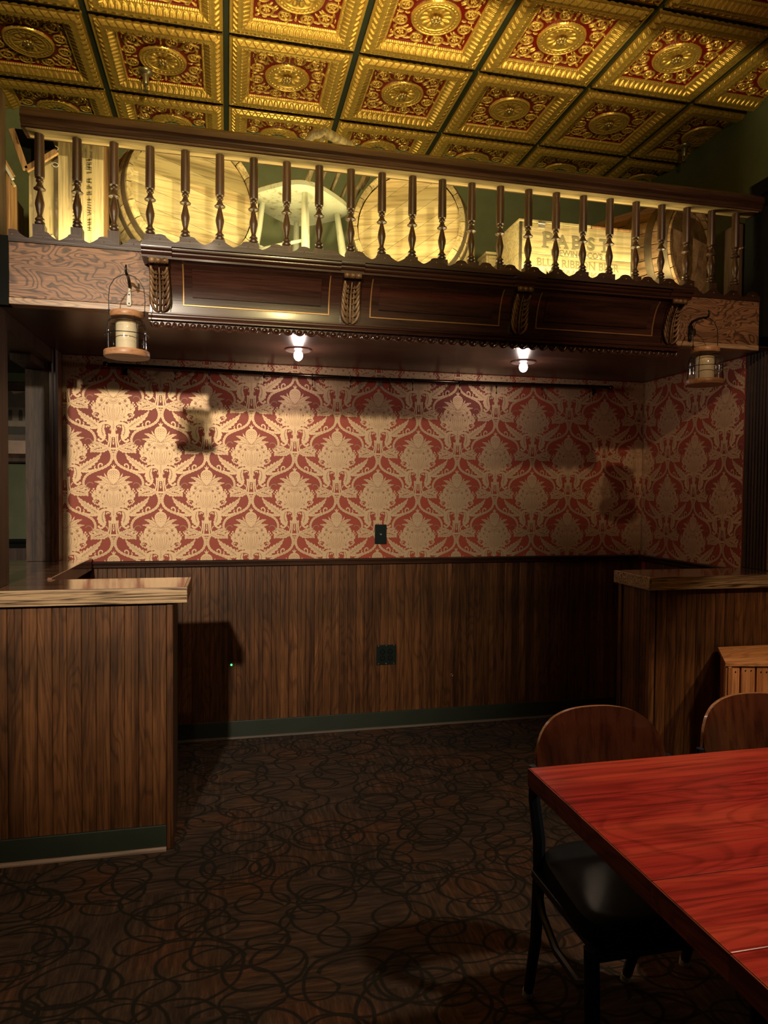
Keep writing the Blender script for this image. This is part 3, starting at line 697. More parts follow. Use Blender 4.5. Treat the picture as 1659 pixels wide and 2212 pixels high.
# ------------------------------------------------------------------ fascia boards with scalloped trim
def scallop(x0, x1, y, zb, h=.022, base=.022, per=.105, ph=0.0, t=.010, peak0=None):
    mb = MB(); N = int((x1 - x0) / .004); top = []
    for i in range(N + 1):
        x = x0 + (x1 - x0) * i / N; u = ((x - ph) / per + .5) % 1 - .5; a = abs(u) * 2   # 0 at peak, 1 at valley
        if a < .42: z = .62 + .38 * math.sqrt(max(0, 1 - (a / .44) ** 2)) * 1
        else: z = .62 * (1 - ((a - .42) / .58)) ** 1.35 if a < 1 else 0
        if .42 <= a < .52: z = max(z, .5)
        top.append((x, zb + base + h * z))
    vs = []
    for (x, z) in top: vs += [(x, y, zb), (x, y, z), (x, y + t, z), (x, y + t, zb)]
    fs = []
    for i in range(N):
        a = i * 4; b = a + 4; fs += [(a, b, b + 1, a + 1), (a + 1, b + 1, b + 2, a + 2), (a + 2, b + 2, b + 3, a + 3), (a + 3, b + 3, b, a)]
    fs += [(0, 1, 2, 3), (N * 4 + 3, N * 4 + 2, N * 4 + 1, N * 4)]
    mb.add(vs, fs)
    k = math.ceil((x0 - ph) / per); 
    while ph + k * per < x1 - .01:
        if ph + k * per > x0 + .01: mb.sphere((ph + k * per, y - .0005, zb + base + h * .3), .0028, 8, 6, 1)
        k += 1
    return mb
def fascia(label, x0, x1):
    t = thing('fascia_board', label, 'board', ((x0 + x1) / 2, FY + .02, 2.06))
    box('board', x0, x1, FY, FY + .05, 2.083, 2.284, M['oak'], t, bevel=.002)
    box('bottom_edge', x0, x1, FY - .002, FY + .053, 2.058, 2.0825, M['oakedge'], t, bevel=.002)
    scallop(x0, x1, FY - .004, 2.2845, ph=-.765, base=.016, h=.028).build('scalloped_trim', [M['rail'], M['brass']], t)
    return t
fascia('reddish oak board with wild swirling grain behind the hanging lantern with the white handle', -.778, -.2845)
fascia('shadowed oak board behind the lantern on the crooked black hook', 1.9625, 2.425)
box_r = thing('corner_post', 'black post end closing the balcony at the frame edge', 'post', (2.49, 2.83, 2.06))
box('shaft', 2.4255, 2.56, 2.76, 2.89, ZS + .031, 2.72, M['black'], box_r)
box('cap', 2.45, 2.79, 2.55, 2.90, 2.795, 2.865, M['black'], box_r, bevel=.004)
box('riser', 2.46, 2.56, 2.76, 2.89, 2.7205, 2.7945, M['black'], box_r)

# ------------------------------------------------------------------ carved canopy
cx0, cx1 = -.284, 1.962
cn = thing('carved_canopy', 'dark carved wooden canopy with three coved panels and leafy corbels above the alcove', 'canopy', ((cx0 + cx1) / 2, 2.76, 2.0))
def cove(n=12, off=0.0):
    out = []
    for i in range(n + 1):
        a = i / n * PI / 2; out.append((2.757 - .085 * (1 - math.cos(a)) - off, 2.055 + .175 * math.sin(a)))
    return out
prof = cove() + [(2.672, 2.235), (FY - .0005, 2.235), (FY - .0005, 2.055)]
MB().sweepx(prof, cx0, cx1).build('cove_body', M['canopy'], cn, smooth=True)
CXS = [-.246, .477, 1.199, 1.924]
def covestrip(x0, x1, a0, a1, off, th=.004, n=8):
    pts = []; 
    for i in range(n + 1):
        a = (a0 + (a1 - a0) * i / n); c, s_ = math.cos(a), math.sin(a)
        y = 2.757 - .085 * (1 - c); z = 2.055 + .175 * s_
        nx, nz = -c * .175, .0; # outward normal roughly (-y)
        ny = -c * .175; nzz = s_ * -.085 * -1; L = math.hypot(c * .175, s_ * .085); oy = -c * .175 / L; oz = -s_ * .085 / L
        pts.append(((y + oy * off, z + oz * off), (y + oy * (off + th), z + oz * (off + th))))
    loop = [q[1] for q in pts] + [q[0] for q in pts[::-1]]
    return loop
for k in range(3):
    xa = CXS[k] + .037 + .045; xb = CXS[k + 1] - .037 - .045
    # raised centre panel with gilt inlay frame
    MB().sweepx(covestrip(0, 0, .17, 1.32, .0005, .0022), xa, xb).build('panel', M['canopy'], cn, smooth=True)
    MB().sweepx(covestrip(0, 0, .36, 1.10, .003, .005), xa + .035, xb - .035).build('raised_field', M['canopy'], cn, smooth=True)
    gl = MB()
    gl.sweepx(covestrip(0, 0, .17, .195, .0027, .0015, 2), xa, xb)
    for (x0_, x1_) in ((xa, xa + .0045), (xb - .0045, xb)): gl.sweepx(covestrip(0, 0, .19, 1.30, .0027, .0015), x0_, x1_)
    gl.build('inlay_line', M['gilt'], cn, smooth=True)
# crown moulding with breakouts over the corbels
def crownprof(o):
    return [(FY - .001, 2.2355), (2.690 - o, 2.2355), (2.690 - o, 2.243), (2.684 - o, 2.246), (2.680 - o, 2.252), (2.680 - o, 2.257), (2.672 - o, 2.262), (2.670 - o, 2.268), (2.670 - o, 2.2745), (FY - .001, 2.2745)]
cm = MB(); cm.sweepx(crownprof(0), cx0 - .004, cx1 + .004)
for i, x in enumerate(CXS):
    hw = .046; a, b = x - hw, x + hw
    if i == 0: a = cx0 - .022
    if i == 3: b = cx1 + .022
    cm.sweepx([(q[0], q[1] + .0002) for q in crownprof(.010)], a, b)
cm.build('crown_moulding', M['canopy'], cn, smooth=True)
scallop(cx0 - .02, cx1 + .02, 2.659, 2.2712, ph=-.135, base=.016, h=.026).build('scalloped_trim', [M['rail'], M['brass']], cn)
# bottom mouldings and egg-and-dart
MB().sweepx([(FY - .0005, 2.0545), (2.745, 2.0545), (2.745, 2.049), (2.738, 2.047), (2.732, 2.042), (2.732, 2.038), (2.738, 2.034), (2.735, 2.029), (2.730, 2.026), (2.730, 2.021), (2.740, 2.018), (FY - .0005, 2.018)], cx0 - .003, cx1 + .003).build('base_moulding', M['canopy'], cn, smooth=True)
eg = MB(); n = int((cx1 - cx0) / .0445)
for k in range(n):
    x = cx0 + .022 + k * (cx1 - cx0 - .044) / (n - 1)
    eg.sphere((x, 2.745, 2.007), (.0115, .007, .0095), 10, 6)
    eg.tube([(x + .019 * math.cos(PI + PI * i / 8), 2.741, 2.013 + .0195 * math.sin(PI + PI * i / 8)) for i in range(9)], .0036, 6)
    eg.tube([(x + .0222, 2.742, 2.016), (x + .0222, 2.742, 2.0)], [.003, .0016], 6)
    eg.box(x - .020, x + .020, 2.746, FY - .002, 2.006, 2.0178)
e = eg.build('egg_and_dart_trim', M['canopy'], cn, smooth=True); e['kind'] = 'stuff'
# corbels with acanthus leaves
def corbel(x):
    cb = MB().sweepx(covestrip(0, 0, .0, 1.5, .0005, .010, 12), x - .036, x + .036).build('corbel', M['canopy'], cn, smooth=True)
    lf = MB()
    def surf(u, h, off):                     # u across, h 0 bottom..1 top
        a = h * 1.45; c, s_ = math.cos(a), math.sin(a); L = math.hypot(c * .175, s_ * .085)
        return (x + u, 2.757 - .085 * (1 - c) - c * .175 / L * off, 2.055 + .175 * s_ - s_ * .085 / L * off)
    for sg in (-1, 1):
        for k in range(7):
            h0 = .02 + k * .105; u0 = .004
            pts = [surf(sg * (u0 + (.031 - k * .001) * math.sin(t * PI * .5)), h0 - .03 + .24 * t * t + .02 * t, .012 + .014 * math.sin(PI * t * .8)) for t in [i / 6 for i in range(7)]]
            lf.tube(pts, [.003, .0045, .0055, .006, .006, .0052, .0034], 7)
        lf.tube([surf(sg * .012, h, .016) for h in (.02, .25, .5, .7)], [.004, .0035, .003, .002], 6)
    lf.tube([surf(0, h, .019) for h in (.0, .2, .4, .6, .82)], [.005, .0045, .004, .003, .002], 8)
    lf.build('acanthus_leaf', M['carve'], cb, smooth='all')
    sc = MB(); 
    for k in (-1, 0, 1): sc.sphere((x + k * .022, 2.672, 2.222), (.014, .012, .011), 10, 6)
    sc.tube([(x - .034, 2.676, 2.222), (x + .034, 2.676, 2.222)], .010, 10)
    sc.build('scroll', M['carve'], cb, smooth='all')
for x in CXS: corbel(x)

# ------------------------------------------------------------------ balustrade
bl = thing('balustrade', 'long balcony railing of turned spindles under a heavy dark handrail', 'railing', (.82, 2.83, LZ))
MB().sweepx([(2.79, 2.701), (2.872, 2.701), (2.872, 2.712), (2.880, 2.722), (2.888, 2.735), (2.888, 2.760), (2.870, 2.778), (2.83, 2.784), (2.79, 2.778), (2.770, 2.760), (2.768, 2.738), (2.778, 2.728), (2.774, 2.722), (2.780, 2.715), (2.784, 2.712), (2.784, 2.706)],
            -.735, 2.424).build('handrail', M['rail'], bl, smooth=True)
MB().box(-.72, 2.41, 2.788, 2.858, 2.6985, 2.7008).build('underside_glow_strip', M['raillit'], bl)  # added pale strip, its colour stands in for light on the underside
BP = [(.0, .0), (.0195, .0), (.0195, .052), (.012, .056), (.0175, .060), (.0185, .066), (.013, .071), (.0165, .075), (.0165, .080), (.0105, .086), (.0085, .094), (.0125, .110), (.0165, .130), (.0165, .140), (.0125, .158), (.0085, .176), (.0070, .183), (.0205, .188), (.0215, .191), (.0150, .197), (.0095, .208), (.0085, .214), (.0130, .217), (.0135, .222), (.0095, .227), (.0165, .231), (.0178, .240), (.0165, .391), (.0, .391)]
bm_ = MB().lathe([(r, z) for r, z in BP if z > .05 and r > 0] + [(0.0, .391)], (0, 0, 0), 18)
bm_.box(-.0205, .0205, -.0205, .0205, 0, .054)
bal = bm_.build('baluster', M['balus'], None, smooth=True, local=True); bme = bal.data; bpy.data.objects.remove(bal)
for k in range(24):
    o = bpy.data.objects.new('baluster', bme); COL.objects.link(o); o.parent = bl
    o.location = Vector((-.683 + k * (2.323 + .683) / 23, 2.83, LZ - .0005)) - bl.location
nw = thing('newel_post', 'dark newel post with moulded top where the railing meets the frame edge', 'post', (-.80, 2.83, 2.29))
MB().box(-.90, -.823, 2.80, 2.92, LZ - .0005, LZ + .001).build('foot', M['darkwood'], nw)
MB().sweepz([(-.90, 2.80), (-.823, 2.80), (-.823, 2.92), (-.90, 2.92)], LZ + .001, 2.87).build('shaft', M['darkwood'], nw)
setp(box('wall_balcony_front', -1.6, -.782, 2.80, 2.839, 2.057, LZ, M['black']), kind='structure')

# rope light
rp_ = thing('rope_light', 'glowing yellow rope light lying behind the scalloped trim', 'light', (.72, 2.93, LZ))
MB().tube([(-.72, 2.93, LZ + .008), (2.1, 2.93, LZ + .008)], .007, 8).build('tube', M['rope'], rp_, smooth='all')

# ------------------------------------------------------------------ barrels
def barrel(label, loc, rz, R0, RB_, L, bodym, headm, headrot, zc, tilt=0):
    t = thing('barrel', label, 'barrel', (loc[0], loc[1], LZ), rz, 'wooden barrels lying in the balcony')
    ns = 24
    def rad(y): u = y / L * 2 - 1; return R0 + (RB_ - R0) * (1 - u * u)
    for k in range(ns):
        a0 = 2 * PI * k / ns + .002 / R0; a1 = 2 * PI * (k + 1) / ns - .002 / R0; vs = []; fs = []; N = 8
        for i in range(N + 1):
            y = L * i / N; r = rad(y)
            for (a, rr) in ((a0, r), ((a0 + a1) / 2, r * 1.003), (a1, r), (a1, r - .022), (a0, r - .022)): vs.append((math.cos(a) * rr, y, zc - LZ + math.sin(a) * rr))
        for i in range(N):
            b = i * 5
            for j in range(5): fs.append((b + j, b + (j + 1) % 5, b + 5 + (j + 1) % 5, b + 5 + j))
        fs += [(0, 1, 2, 3, 4), tuple(N * 5 + j for j in (4, 3, 2, 1, 0))]
        MB().add(vs, fs).build('stave', bodym, t, local=True, smooth=True)
    nb = 7; Rh = R0 - .0225; hw = Rh / nb * 2
    for k in range(nb):
        xa = -Rh + k * hw + .0007; xb = xa + hw - .0014; pts = []
        for i in range(9): x = xa + (xb - xa) * i / 8; pts.append((x, math.sqrt(max(0, Rh * Rh - x * x))))
        for yy, th in ((.028, .02),):
            loop = pts + [(x, -z) for x, z in pts[::-1]]; cl = []
            for q in loop:
                if not cl or (abs(q[0] - cl[-1][0]) + abs(q[1] - cl[-1][1])) > 1e-5: cl.append(q)
            mb = MB().sweepy([(z, x) for x, z in cl], yy, yy + th)        # boards run along local x
            mb.v = [(x * math.cos(headrot) - z * math.sin(headrot), y, x * math.sin(headrot) + z * math.cos(headrot) + zc - LZ) for x, y, z in mb.v]
            mb.build('head_board', headm, t, local=True)
    for y, wd in ((.012, .038), (.085, .034), (.20, .032), (L - .20, .032), (L - .085, .034), (L - .05, .038)):
        vs = []; n = 48
        for i, yy in enumerate((y, y + wd)):
            for k in range(n): a = 2 * PI * k / n; r = rad(yy) * 1.003 + .0003; vs.append((math.cos(a) * r, yy, zc - LZ + math.sin(a) * r))
        for i, yy in enumerate((y, y + wd)):
            for k in range(n): a = 2 * PI * k / n; r = rad(yy) * 1.003 + .003; vs.append((math.cos(a) * r, yy, zc - LZ + math.sin(a) * r))
        fs = []
        for k in range(n):
            k2 = (k + 1) % n; fs += [(2 * n + k, 2 * n + k2, 3 * n + k2, 3 * n + k), (k, k2, n + k2, n + k), (k, 2 * n + k, 2 * n + k2, k2), (n + k, n + k2, 3 * n + k2, 3 * n + k)]
        MB().add(vs, fs).build('hoop', M['hoop'], t, local=True, smooth=True)
    return t
barrel('pale barrel between the tall stencilled crate and the old chair', (-.135, 3.13), math.radians(19), .285, .335, .86, M['barrel'], M['bhead'], math.radians(-12), 2.652)
barrel('pale barrel with slanting head boards between the old chair and the lettered crate', (.820, 3.15), math.radians(-20), .262, .312, .80, M['barrel'], M['bheadd'], math.radians(33), 2.632)
b3 = barrel('brown barrel lying behind the lettered crate', (2.29, 3.08), math.radians(26), .235, .285, .80, M['bdark'], M['bdark'], math.radians(80), 2.603)

# ------------------------------------------------------------------ crates
def textmesh(s, size, name, mat, parent, M4, extrude=.0006, bold=0.0, sx=1.0):
    c = bpy.data.curves.new(name, 'FONT'); c.body = s; c.size = size; c.extrude = extrude; c.align_x = 'CENTER'; c.align_y = 'CENTER'; c.offset = bold; c.resolution_u = 3
    o = bpy.data.objects.new(name, c); COL.objects.link(o); bpy.context.view_layer.update()
    me = bpy.data.meshes.new_from_object(o.evaluated_get(bpy.context.evaluated_depsgraph_get())); bpy.data.objects.remove(o)
    me.transform(M4 @ Matrix.Diagonal((sx, 1, 1, 1))); me.materials.clear(); me.materials.append(mat)
    r = bpy.data.objects.new(name, me); COL.objects.link(r); r.parent = parent; return r
FRONT = Matrix.Rotation(PI / 2, 4, 'X')
# lettered beer crate
X0, X1, Y0, Y1, Z1 = 1.312, 1.898, 3.0, 3.25, 2.634
pc = thing('lettered_crate', 'yellowish hinged-lid beer crate with faded serif brewery lettering across its front', 'crate', ((X0 + X1) / 2, Y0, LZ + .001))
for (a, b) in ((LZ + .001, 2.492), (2.4935, Z1)):
    MB().box(X0 + .012, X1 - .012, Y0, Y0 + .013, a, b).build('front_board', M['crate'], pc, bevel=.0015)
    MB().box(X0, X0 + .0115, Y0 + .003, Y1, a, b).build('side_board', M['crate'], pc, bevel=.0015)
    MB().box(X1 - .0115, X1, Y0 + .003, Y1, a, b).build('side_board', M['crate'], pc, bevel=.0015)
for k in range(24):
    z = LZ + .006 + k * .0132
    for xx, dz in ((X0 + .002, 0), (X1 - .012, .004)):
        pass
MB().sweepx([(Y0 - .0015, LZ + .001), (Y0 + .003, LZ + .001), (Y0 + .003, Z1), (Y0 - .0015, Z1)], X0 - .001, X0 + .0118).build('tin_edge', M['hoop'], pc)
MB().sweepx([(Y0 - .0015, LZ + .001), (Y0 + .003, LZ + .001), (Y0 + .003, Z1), (Y0 - .0015, Z1)], X1 - .0118, X1 + .001).build('tin_edge', M['hoop'], pc)
MB().box(X0 + .012, X1 - .012, Y1 - .012, Y1, LZ + .001, Z1).build('back_board', M['crate'], pc)
MB().box(X0 - .004, X0 + .36, Y0 - .004, Y1 + .003, Z1 + .001, Z1 + .013).build('lid_board', M['crate'], pc, bevel=.002)
MB().box(X0 + .364, X1 + .004, Y0 - .004, Y1 + .003, Z1 + .001, Z1 + .012).build('lid_board', M['cratebr'], pc, bevel=.002)
hg = MB().box(X0 + .090, X0 + .123, Y0 - .0055, Y0 - .0005, Z1 - .022, Z1 + .006); hg.tube([(X0 + .088, Y0 - .006, Z1 - .002), (X0 + .125, Y0 - .006, Z1 - .002)], .003, 8); hg.build('hinge', M['steel'], pc)
def ptext(s, size, cx, cz, bold, sx=1.0, mat=None):
    textmesh(s, size, 'lettering', mat or M['stencil'], pc, Matrix.Translation(Vector((cx, Y0 - .0008, cz)) - pc.location) @ FRONT, bold=bold, sx=sx)
for ch, x, z_, sz, sx_ in (('P', 1.452, 2.557, .096, 1.15), ('A', 1.527, 2.554, .080, 1.0), ('B', 1.598, 2.556, .080, 1.1), ('S', 1.673, 2.555, .080, 1.1), ('T', 1.743, 2.555, .080, 1.05)):
    ptext(ch, sz, x, z_, .0022, sx_)
for (x, z, wd) in ((1.440, 2.5255, .034), (1.436, 2.588, .022), (1.508, 2.528, .022), (1.547, 2.528, .022), (1.584, 2.5285, .020), (1.584, 2.583, .020), (1.743, 2.528, .030)):
    MB().box(x - wd / 2, x + wd / 2, Y0 - .0016, Y0 - .0004, z - .0028, z + .0028).build('serif', M['stencil'], pc)
ptext("BREWING  CO'S", .036, 1.602, 2.5035, .0003, 1.03); ptext('BLUE RIBBON BEER', .050, 1.610, 2.454, .0006, .99); ptext('MILWAUKEE', .050, 1.605, 2.408, .0006, 1.2)
# small crate behind it
sc_ = thing('plain_crate', 'small plain wooden crate peeking out behind the lettered crate', 'crate', (1.36, 3.34, LZ + .001))
for k in range(4):
    z = LZ + .001 + k * .07
    MB().box(1.282, 1.294, 3.34, 3.45, z, z + .068).build('side_board', M['crate'], sc_, bevel=.002)
    MB().box(1.2945, 1.56, 3.34, 3.352, z, z + .068).build('front_board', M['crate'], sc_, bevel=.002)
MB().box(1.276, 1.57, 3.333, 3.455, LZ + .283, LZ + .295).build('lid_board', M['crate'], sc_, bevel=.002)
# tall stencilled crate standing on end, lid swung open
tc_ = thing('tall_crate', 'tall wooden crate standing on end with handwritten stencil lines, lid swung open', 'crate', (-.575, 3.02, LZ + .001))
for (a, b) in ((-.657, -.5745), (-.573, -.488)):
    MB().box(a, b, 3.0, 3.013, LZ + .001, 2.81).build('front_board', M['cratez'], tc_, bevel=.0015)
MB().box(-.499, -.4865, 3.0135, 3.13, LZ + .001, 2.81).build('side_board', M['cratebr'], tc_)
MB().box(-.657, -.645, 3.0135, 3.13, LZ + .001, 2.81).build('side_board', M['cratebr'], tc_)
MB().box(-.644, -.500, 3.0135, 3.12, 2.797, 2.809).build('end_board', M['cratebr'], tc_)
MB().box(-.672, -.6575, 2.998, 3.014, LZ + .02, 2.80).build('hinge_rail', M['hoop'], tc_)
for z in (2.345, 2.665, 2.73):
    MB().tube([(-.665 + .012 * math.cos(a), 2.992 - .006 * math.sin(a), z + .006 * math.sin(a)) for a in [i * PI / 4 for i in range(8)]], .0022, 6, closed=True).build('ring', M['steel'], tc_)
for (a, b) in ((-.765, -.719), (-.7175, -.6725)):
    MB().box(a, b, 3.004, 3.016, LZ + .001, 2.80).build('lid_board', M['cratez'], tc_, bevel=.0015)
mb = MB().box(-.055, .055, -.006, .006, -.011, .011); mb.xf(Matrix.Translation((-.718, 2.997, 2.695)) @ Matrix.Rotation(math.radians(-37), 4, 'Y')); mb.build('brace', M['crate'], tc_)
mb = MB().box(-.055, .055, -.006, .006, -.011, .011); mb.xf(Matrix.Translation((-.715, 2.997, 2.352)) @ Matrix.Rotation(math.radians(-32), 4, 'Y')); mb.build('brace', M['crate'], tc_)
UP = FRONT @ Matrix.Rotation(PI / 2, 4, 'Z')
def ttext(s, size, cx, cz, mat, sx=1.0):
    textmesh(s, size, 'lettering', mat, tc_, Matrix.Translation(Vector((cx, 2.9992, cz)) - tc_.location) @ UP, bold=.0004, sx=sx)
# illegible hand stencilling, kept as ink strokes
rg = random.Random(5); ink = MB(); ink2 = MB()
def scrib(mb, x, z0, z1, w_, st, bold):
    z = z0
    while z < z1:
        k = rg.random(); sl = rg.uniform(-.003, .006); b = bold * rg.uniform(.6, 1.3)
        if k < .86:
            mb.add([(x - w_ / 2, 2.9990, z), (x + w_ / 2, 2.9990, z + sl), (x + w_ / 2, 2.9990, z + sl + b), (x - w_ / 2, 2.9990, z + b)], [(0, 1, 2, 3)])
            if rg.random() < .5: mb.add([(x - w_ * .1, 2.9990, z), (x + w_ * .1, 2.9990, z), (x + w_ * .1, 2.9990, z + st), (x - w_ * .1, 2.9990, z + st)], [(0, 1, 2, 3)])
        z += st
scrib(ink, -.541, 2.56, 2.70, .020, .0085, .0048); scrib(ink, -.541, 2.42, 2.54, .015, .010, .0035); scrib(ink, -.597, 2.59, 2.66, .014, .014, .006); scrib(ink, -.597, 2.44, 2.56, .012, .015, .005)
scrib(ink2, -.553, 2.66, 2.76, .010, .006, .0016); scrib(ink2, -.533, 2.70, 2.77, .009, .006, .0016); scrib(ink2, -.5665, 2.70, 2.76, .007, .006, .0018); scrib(ink2, -.537, 2.345, 2.41, .014, .008, .0018)
ink.build('stencil_marks', M['stencild'], tc_, recalc=False)['kind'] = 'stuff'; ink2.build('stencil_marks', M['stencil'], tc_, recalc=False)['kind'] = 'stuff'
# tilted empty frame resting on its corner behind the railing
fr = thing('tilted_frame', 'dark-backed wooden frame balanced on one corner beside the tall crate', 'frame', (-.765, 2.955, 2.60))
def bar(a, b, wd, th, y): # bar between (x,z) points
    a = Vector((a[0], 0, a[1])); b = Vector((b[0], 0, b[1])); d = (b - a).normalized(); nrm = Vector((-d.z, 0, d.x)); vs = []
    for p_ in (a, b):
        for s1, s2 in ((-1, -1), (1, -1), (1, 1), (-1, 1)): q = p_ + nrm * s1 * wd / 2; vs.append((q.x, y + s2 * th / 2, q.z))
    return MB().add(vs, [(0, 3, 2, 1), (4, 5, 6, 7), (0, 1, 5, 4), (1, 2, 6, 5), (2, 3, 7, 6), (3, 0, 4, 7)])
c0 = (-.762, 2.618); r1 = (-.762 + .14 * .8, 2.618 + .14 * .6); l1 = (-.762 - .05, 2.618 + .15); t1 = (r1[0] - .05, r1[1] + .15)
for a, b in ((c0, r1), (c0, l1)): bar(a, b, .022, .014, 2.955).build('frame_bar', M['cratebr'], fr, bevel=.002)
MB().sweepy([c0, r1, (r1[0] - .03, 2.775), (l1[0] + .01, 2.775), l1], 2.9635, 2.966).build('backing', M['black'], fr)
# brown box at the far end with slanting lid
bb = thing('brown_box', 'warm brown wooden box with a slanting pale lid edge at the balcony end', 'box', (-.87, 2.95, LZ + .001))
MB().box(-.97, -.815, 2.93, 2.945, LZ + .001, 2.60).build('front_board', M['cratebr'], bb, bevel=.002)
for k in range(2): MB().box(-.827, -.812, 2.9455 + k * .085, 3.028 + k * .085, LZ + .001, 2.575 - k * .05).build('side_board', M['cratebr'] if k == 0 else M['darkwood'], bb)
for k, (dz, mt) in enumerate(((0, M['white']), (.016, M['cratebr']), (-.016, M['cratez']))):
    bar((-.875, 2.695 + dz * 1.3), (-.800, 2.565 + dz), .010, .012, 2.925 + .012 * k).build('lid_edge', mt, bb)
# brown cabinet at the other end
cb_ = thing('wooden_cabinet', 'brown boarded cabinet beyond the last spindle of the railing', 'cabinet', (2.55, 2.95, LZ + .001))
for k in range(4): MB().box(2.418 + k * .09, 2.506 + k * .09, 2.92, 2.935, LZ + .001, 2.70).build('board', M['bdark'] if k % 2 else M['darkwood'], cb_, bevel=.002)
MB().box(2.418, 2.777, 2.936, 3.02, LZ + .001, 2.70).build('case', M['darkwood'], cb_)
bar((2.42, 2.575), (2.77, 2.70), .008, .006, 2.916).build('strap', M['cratebr'], cb_)
bar((2.50, 2.575), (2.77, 2.665), .006, .006, 2.916).build('strap', M['cratebr'], cb_)

# ------------------------------------------------------------------ old chair in the loft (local: x along back, -y towards back)
oc = thing('old_chair', 'worn white-painted spindle-back chair standing in the balcony between two pale barrels', 'chair', (.335, 3.305, LZ), math.radians(47.8))
seatz = 2.715 - LZ; N = 40
def seat_outline(s=1.0):
    out = []
    for k in range(N):
        a = 2 * PI * k / N; c, s_ = math.cos(a), math.sin(a)
        out.append((.215 * s * math.copysign(abs(c) ** .62, c), .195 * s * math.copysign(abs(s_) ** .62, s_) * (1 if s_ < 0 else 1.0)))
    return out
mb = MB(); rings = [(.93, 0), (1.0, .010), (1.0, .030), (.97, .036)]; vs = []; fs = []
for s_, z in rings: vs += [(x, y, seatz + z) for x, y in seat_outline(s_)]
for i in range(3):
    for k in range(N): fs.append((i * N + k, i * N + (k + 1) % N, (i + 1) * N + (k + 1) % N, (i + 1) * N + k))
fs += [tuple(range(N - 1, -1, -1)), tuple(range(3 * N, 4 * N))]
mb.add(vs, fs).build('seat', M['wornwhite'], oc, local=True, smooth=True)
feet = []
for sx in (-1, 1):
    for sy in (-1, 1):
        tp = Vector((sx * .13, sy * .12, seatz + .004)); ft = Vector((sx * .18, sy * .165, .001)); feet.append((tp, ft))
        pts = [tp.lerp(ft, t) for t in (0, .3, .6, 1)]
        MB().tube(pts, [.0125, .018, .019, .013], 12).build('leg', M['wornwhite'], oc, local=True, smooth='all')
LP = lambda i, t: feet[i][0].lerp(feet[i][1], t)
for (a, b, t) in ((0, 1, .55), (2, 3, .55), (0, 2, .7), (1, 3, .48)):
    p0, p1 = LP(a, t), LP(b, t); MB().tube([p0, p0.lerp(p1, .5), p1], [.007, .010, .007], 8).build('stretcher', M['wornwhite'], oc, local=True, smooth='all')
tops = []
for x, rr in ((-.165, .012), (-.085, .0085), (0, .0085), (.085, .0085), (.165, .013)):
    tp = Vector((x * 1.12, -.262, seatz + .225 - .4 * x * x)); bs = Vector((x, -.165 + .25 * x * x, seatz + .03)); tops.append(tp)
    MB().tube([bs, bs.lerp(tp, .5) + Vector((0, -.006, 0)), tp], [rr * .95, rr * 1.1, rr * .8], 10).build('spindle', M['wornbrown'], oc, local=True, smooth='all')
MB().tube([(-.235, -.19, seatz + .145), (-.225, -.225, seatz + .185), (-.17, -.255, seatz + .215), (0, -.268, seatz + .232), (.17, -.255, seatz + .215), (.225, -.225, seatz + .185), (.235, -.19, seatz + .145)], [.012, .018, .022, .022, .022, .018, .012], 12).build('crest_rail', M['wornbrown'], oc, local=True, smooth='all')

# ------------------------------------------------------------------ curtain rod with rings
RZ = 2.022; RY = 3.835
cr_ = thing('curtain_rod', 'long dark metal curtain rod with rings across the top of the wallpaper', 'curtain rod', (.85, RY, RZ))
MB().tube([(-.61, RY, RZ + .008), (.8, RY, RZ - .004), (2.285, RY, RZ + .012)], .0105, 12).build('rod', M['bronze'], cr_, smooth='all')
for x in (-.61, 2.285): MB().lathe([(.0, -.018), (.013, -.016), (.015, -.004), (.012, .004), (.0, .006)], (0, 0, 0), 14).xf(Matrix.Translation((x, RY, RZ + .010)) @ Matrix.Rotation(PI / 2 if x < 0 else -PI / 2, 4, 'Y')).build('end_cap', M['bronze'], cr_, smooth='all')
for x in (-.53, .861, 2.22):
    mb = MB(); mb.tube([(x, RY, RZ - .006), (x, RY + .03, RZ + .0), (x, D - .001, RZ + .0)], .005, 8); mb.box(x - .012, x + .012, D - .005, D - .0012, RZ - .03, RZ + .03); mb.build('bracket', M['steel'] if x == .861 else M['bronze'], cr_)
for x in (-.27, -.094, .195, .46, .673, .861 + .04, 1.035, 1.318, 1.545, 1.836, 2.149):
    g = MB(); g.tube([(x + .004 * math.sin(a), RY + .018 * math.sin(a), RZ - .007 + .018 * math.cos(a)) for a in [i * PI / 8 for i in range(16)]], .0028, 6, closed=True)
    g.tube([(x, RY, RZ - .026), (x + .001, RY, RZ - .045)], .0012, 6); g.box(x - .003, x + .003, RY - .002, RY + .002, RZ - .058, RZ - .045)
    g.build('ring', M['blackmetal'], cr_, smooth='all')
for x in (-.50, 2.19): MB().box(x - .006, x + .006, RY - .002, RY + .002, RZ - .056, RZ - .030).build('tag', M['brass'], cr_)

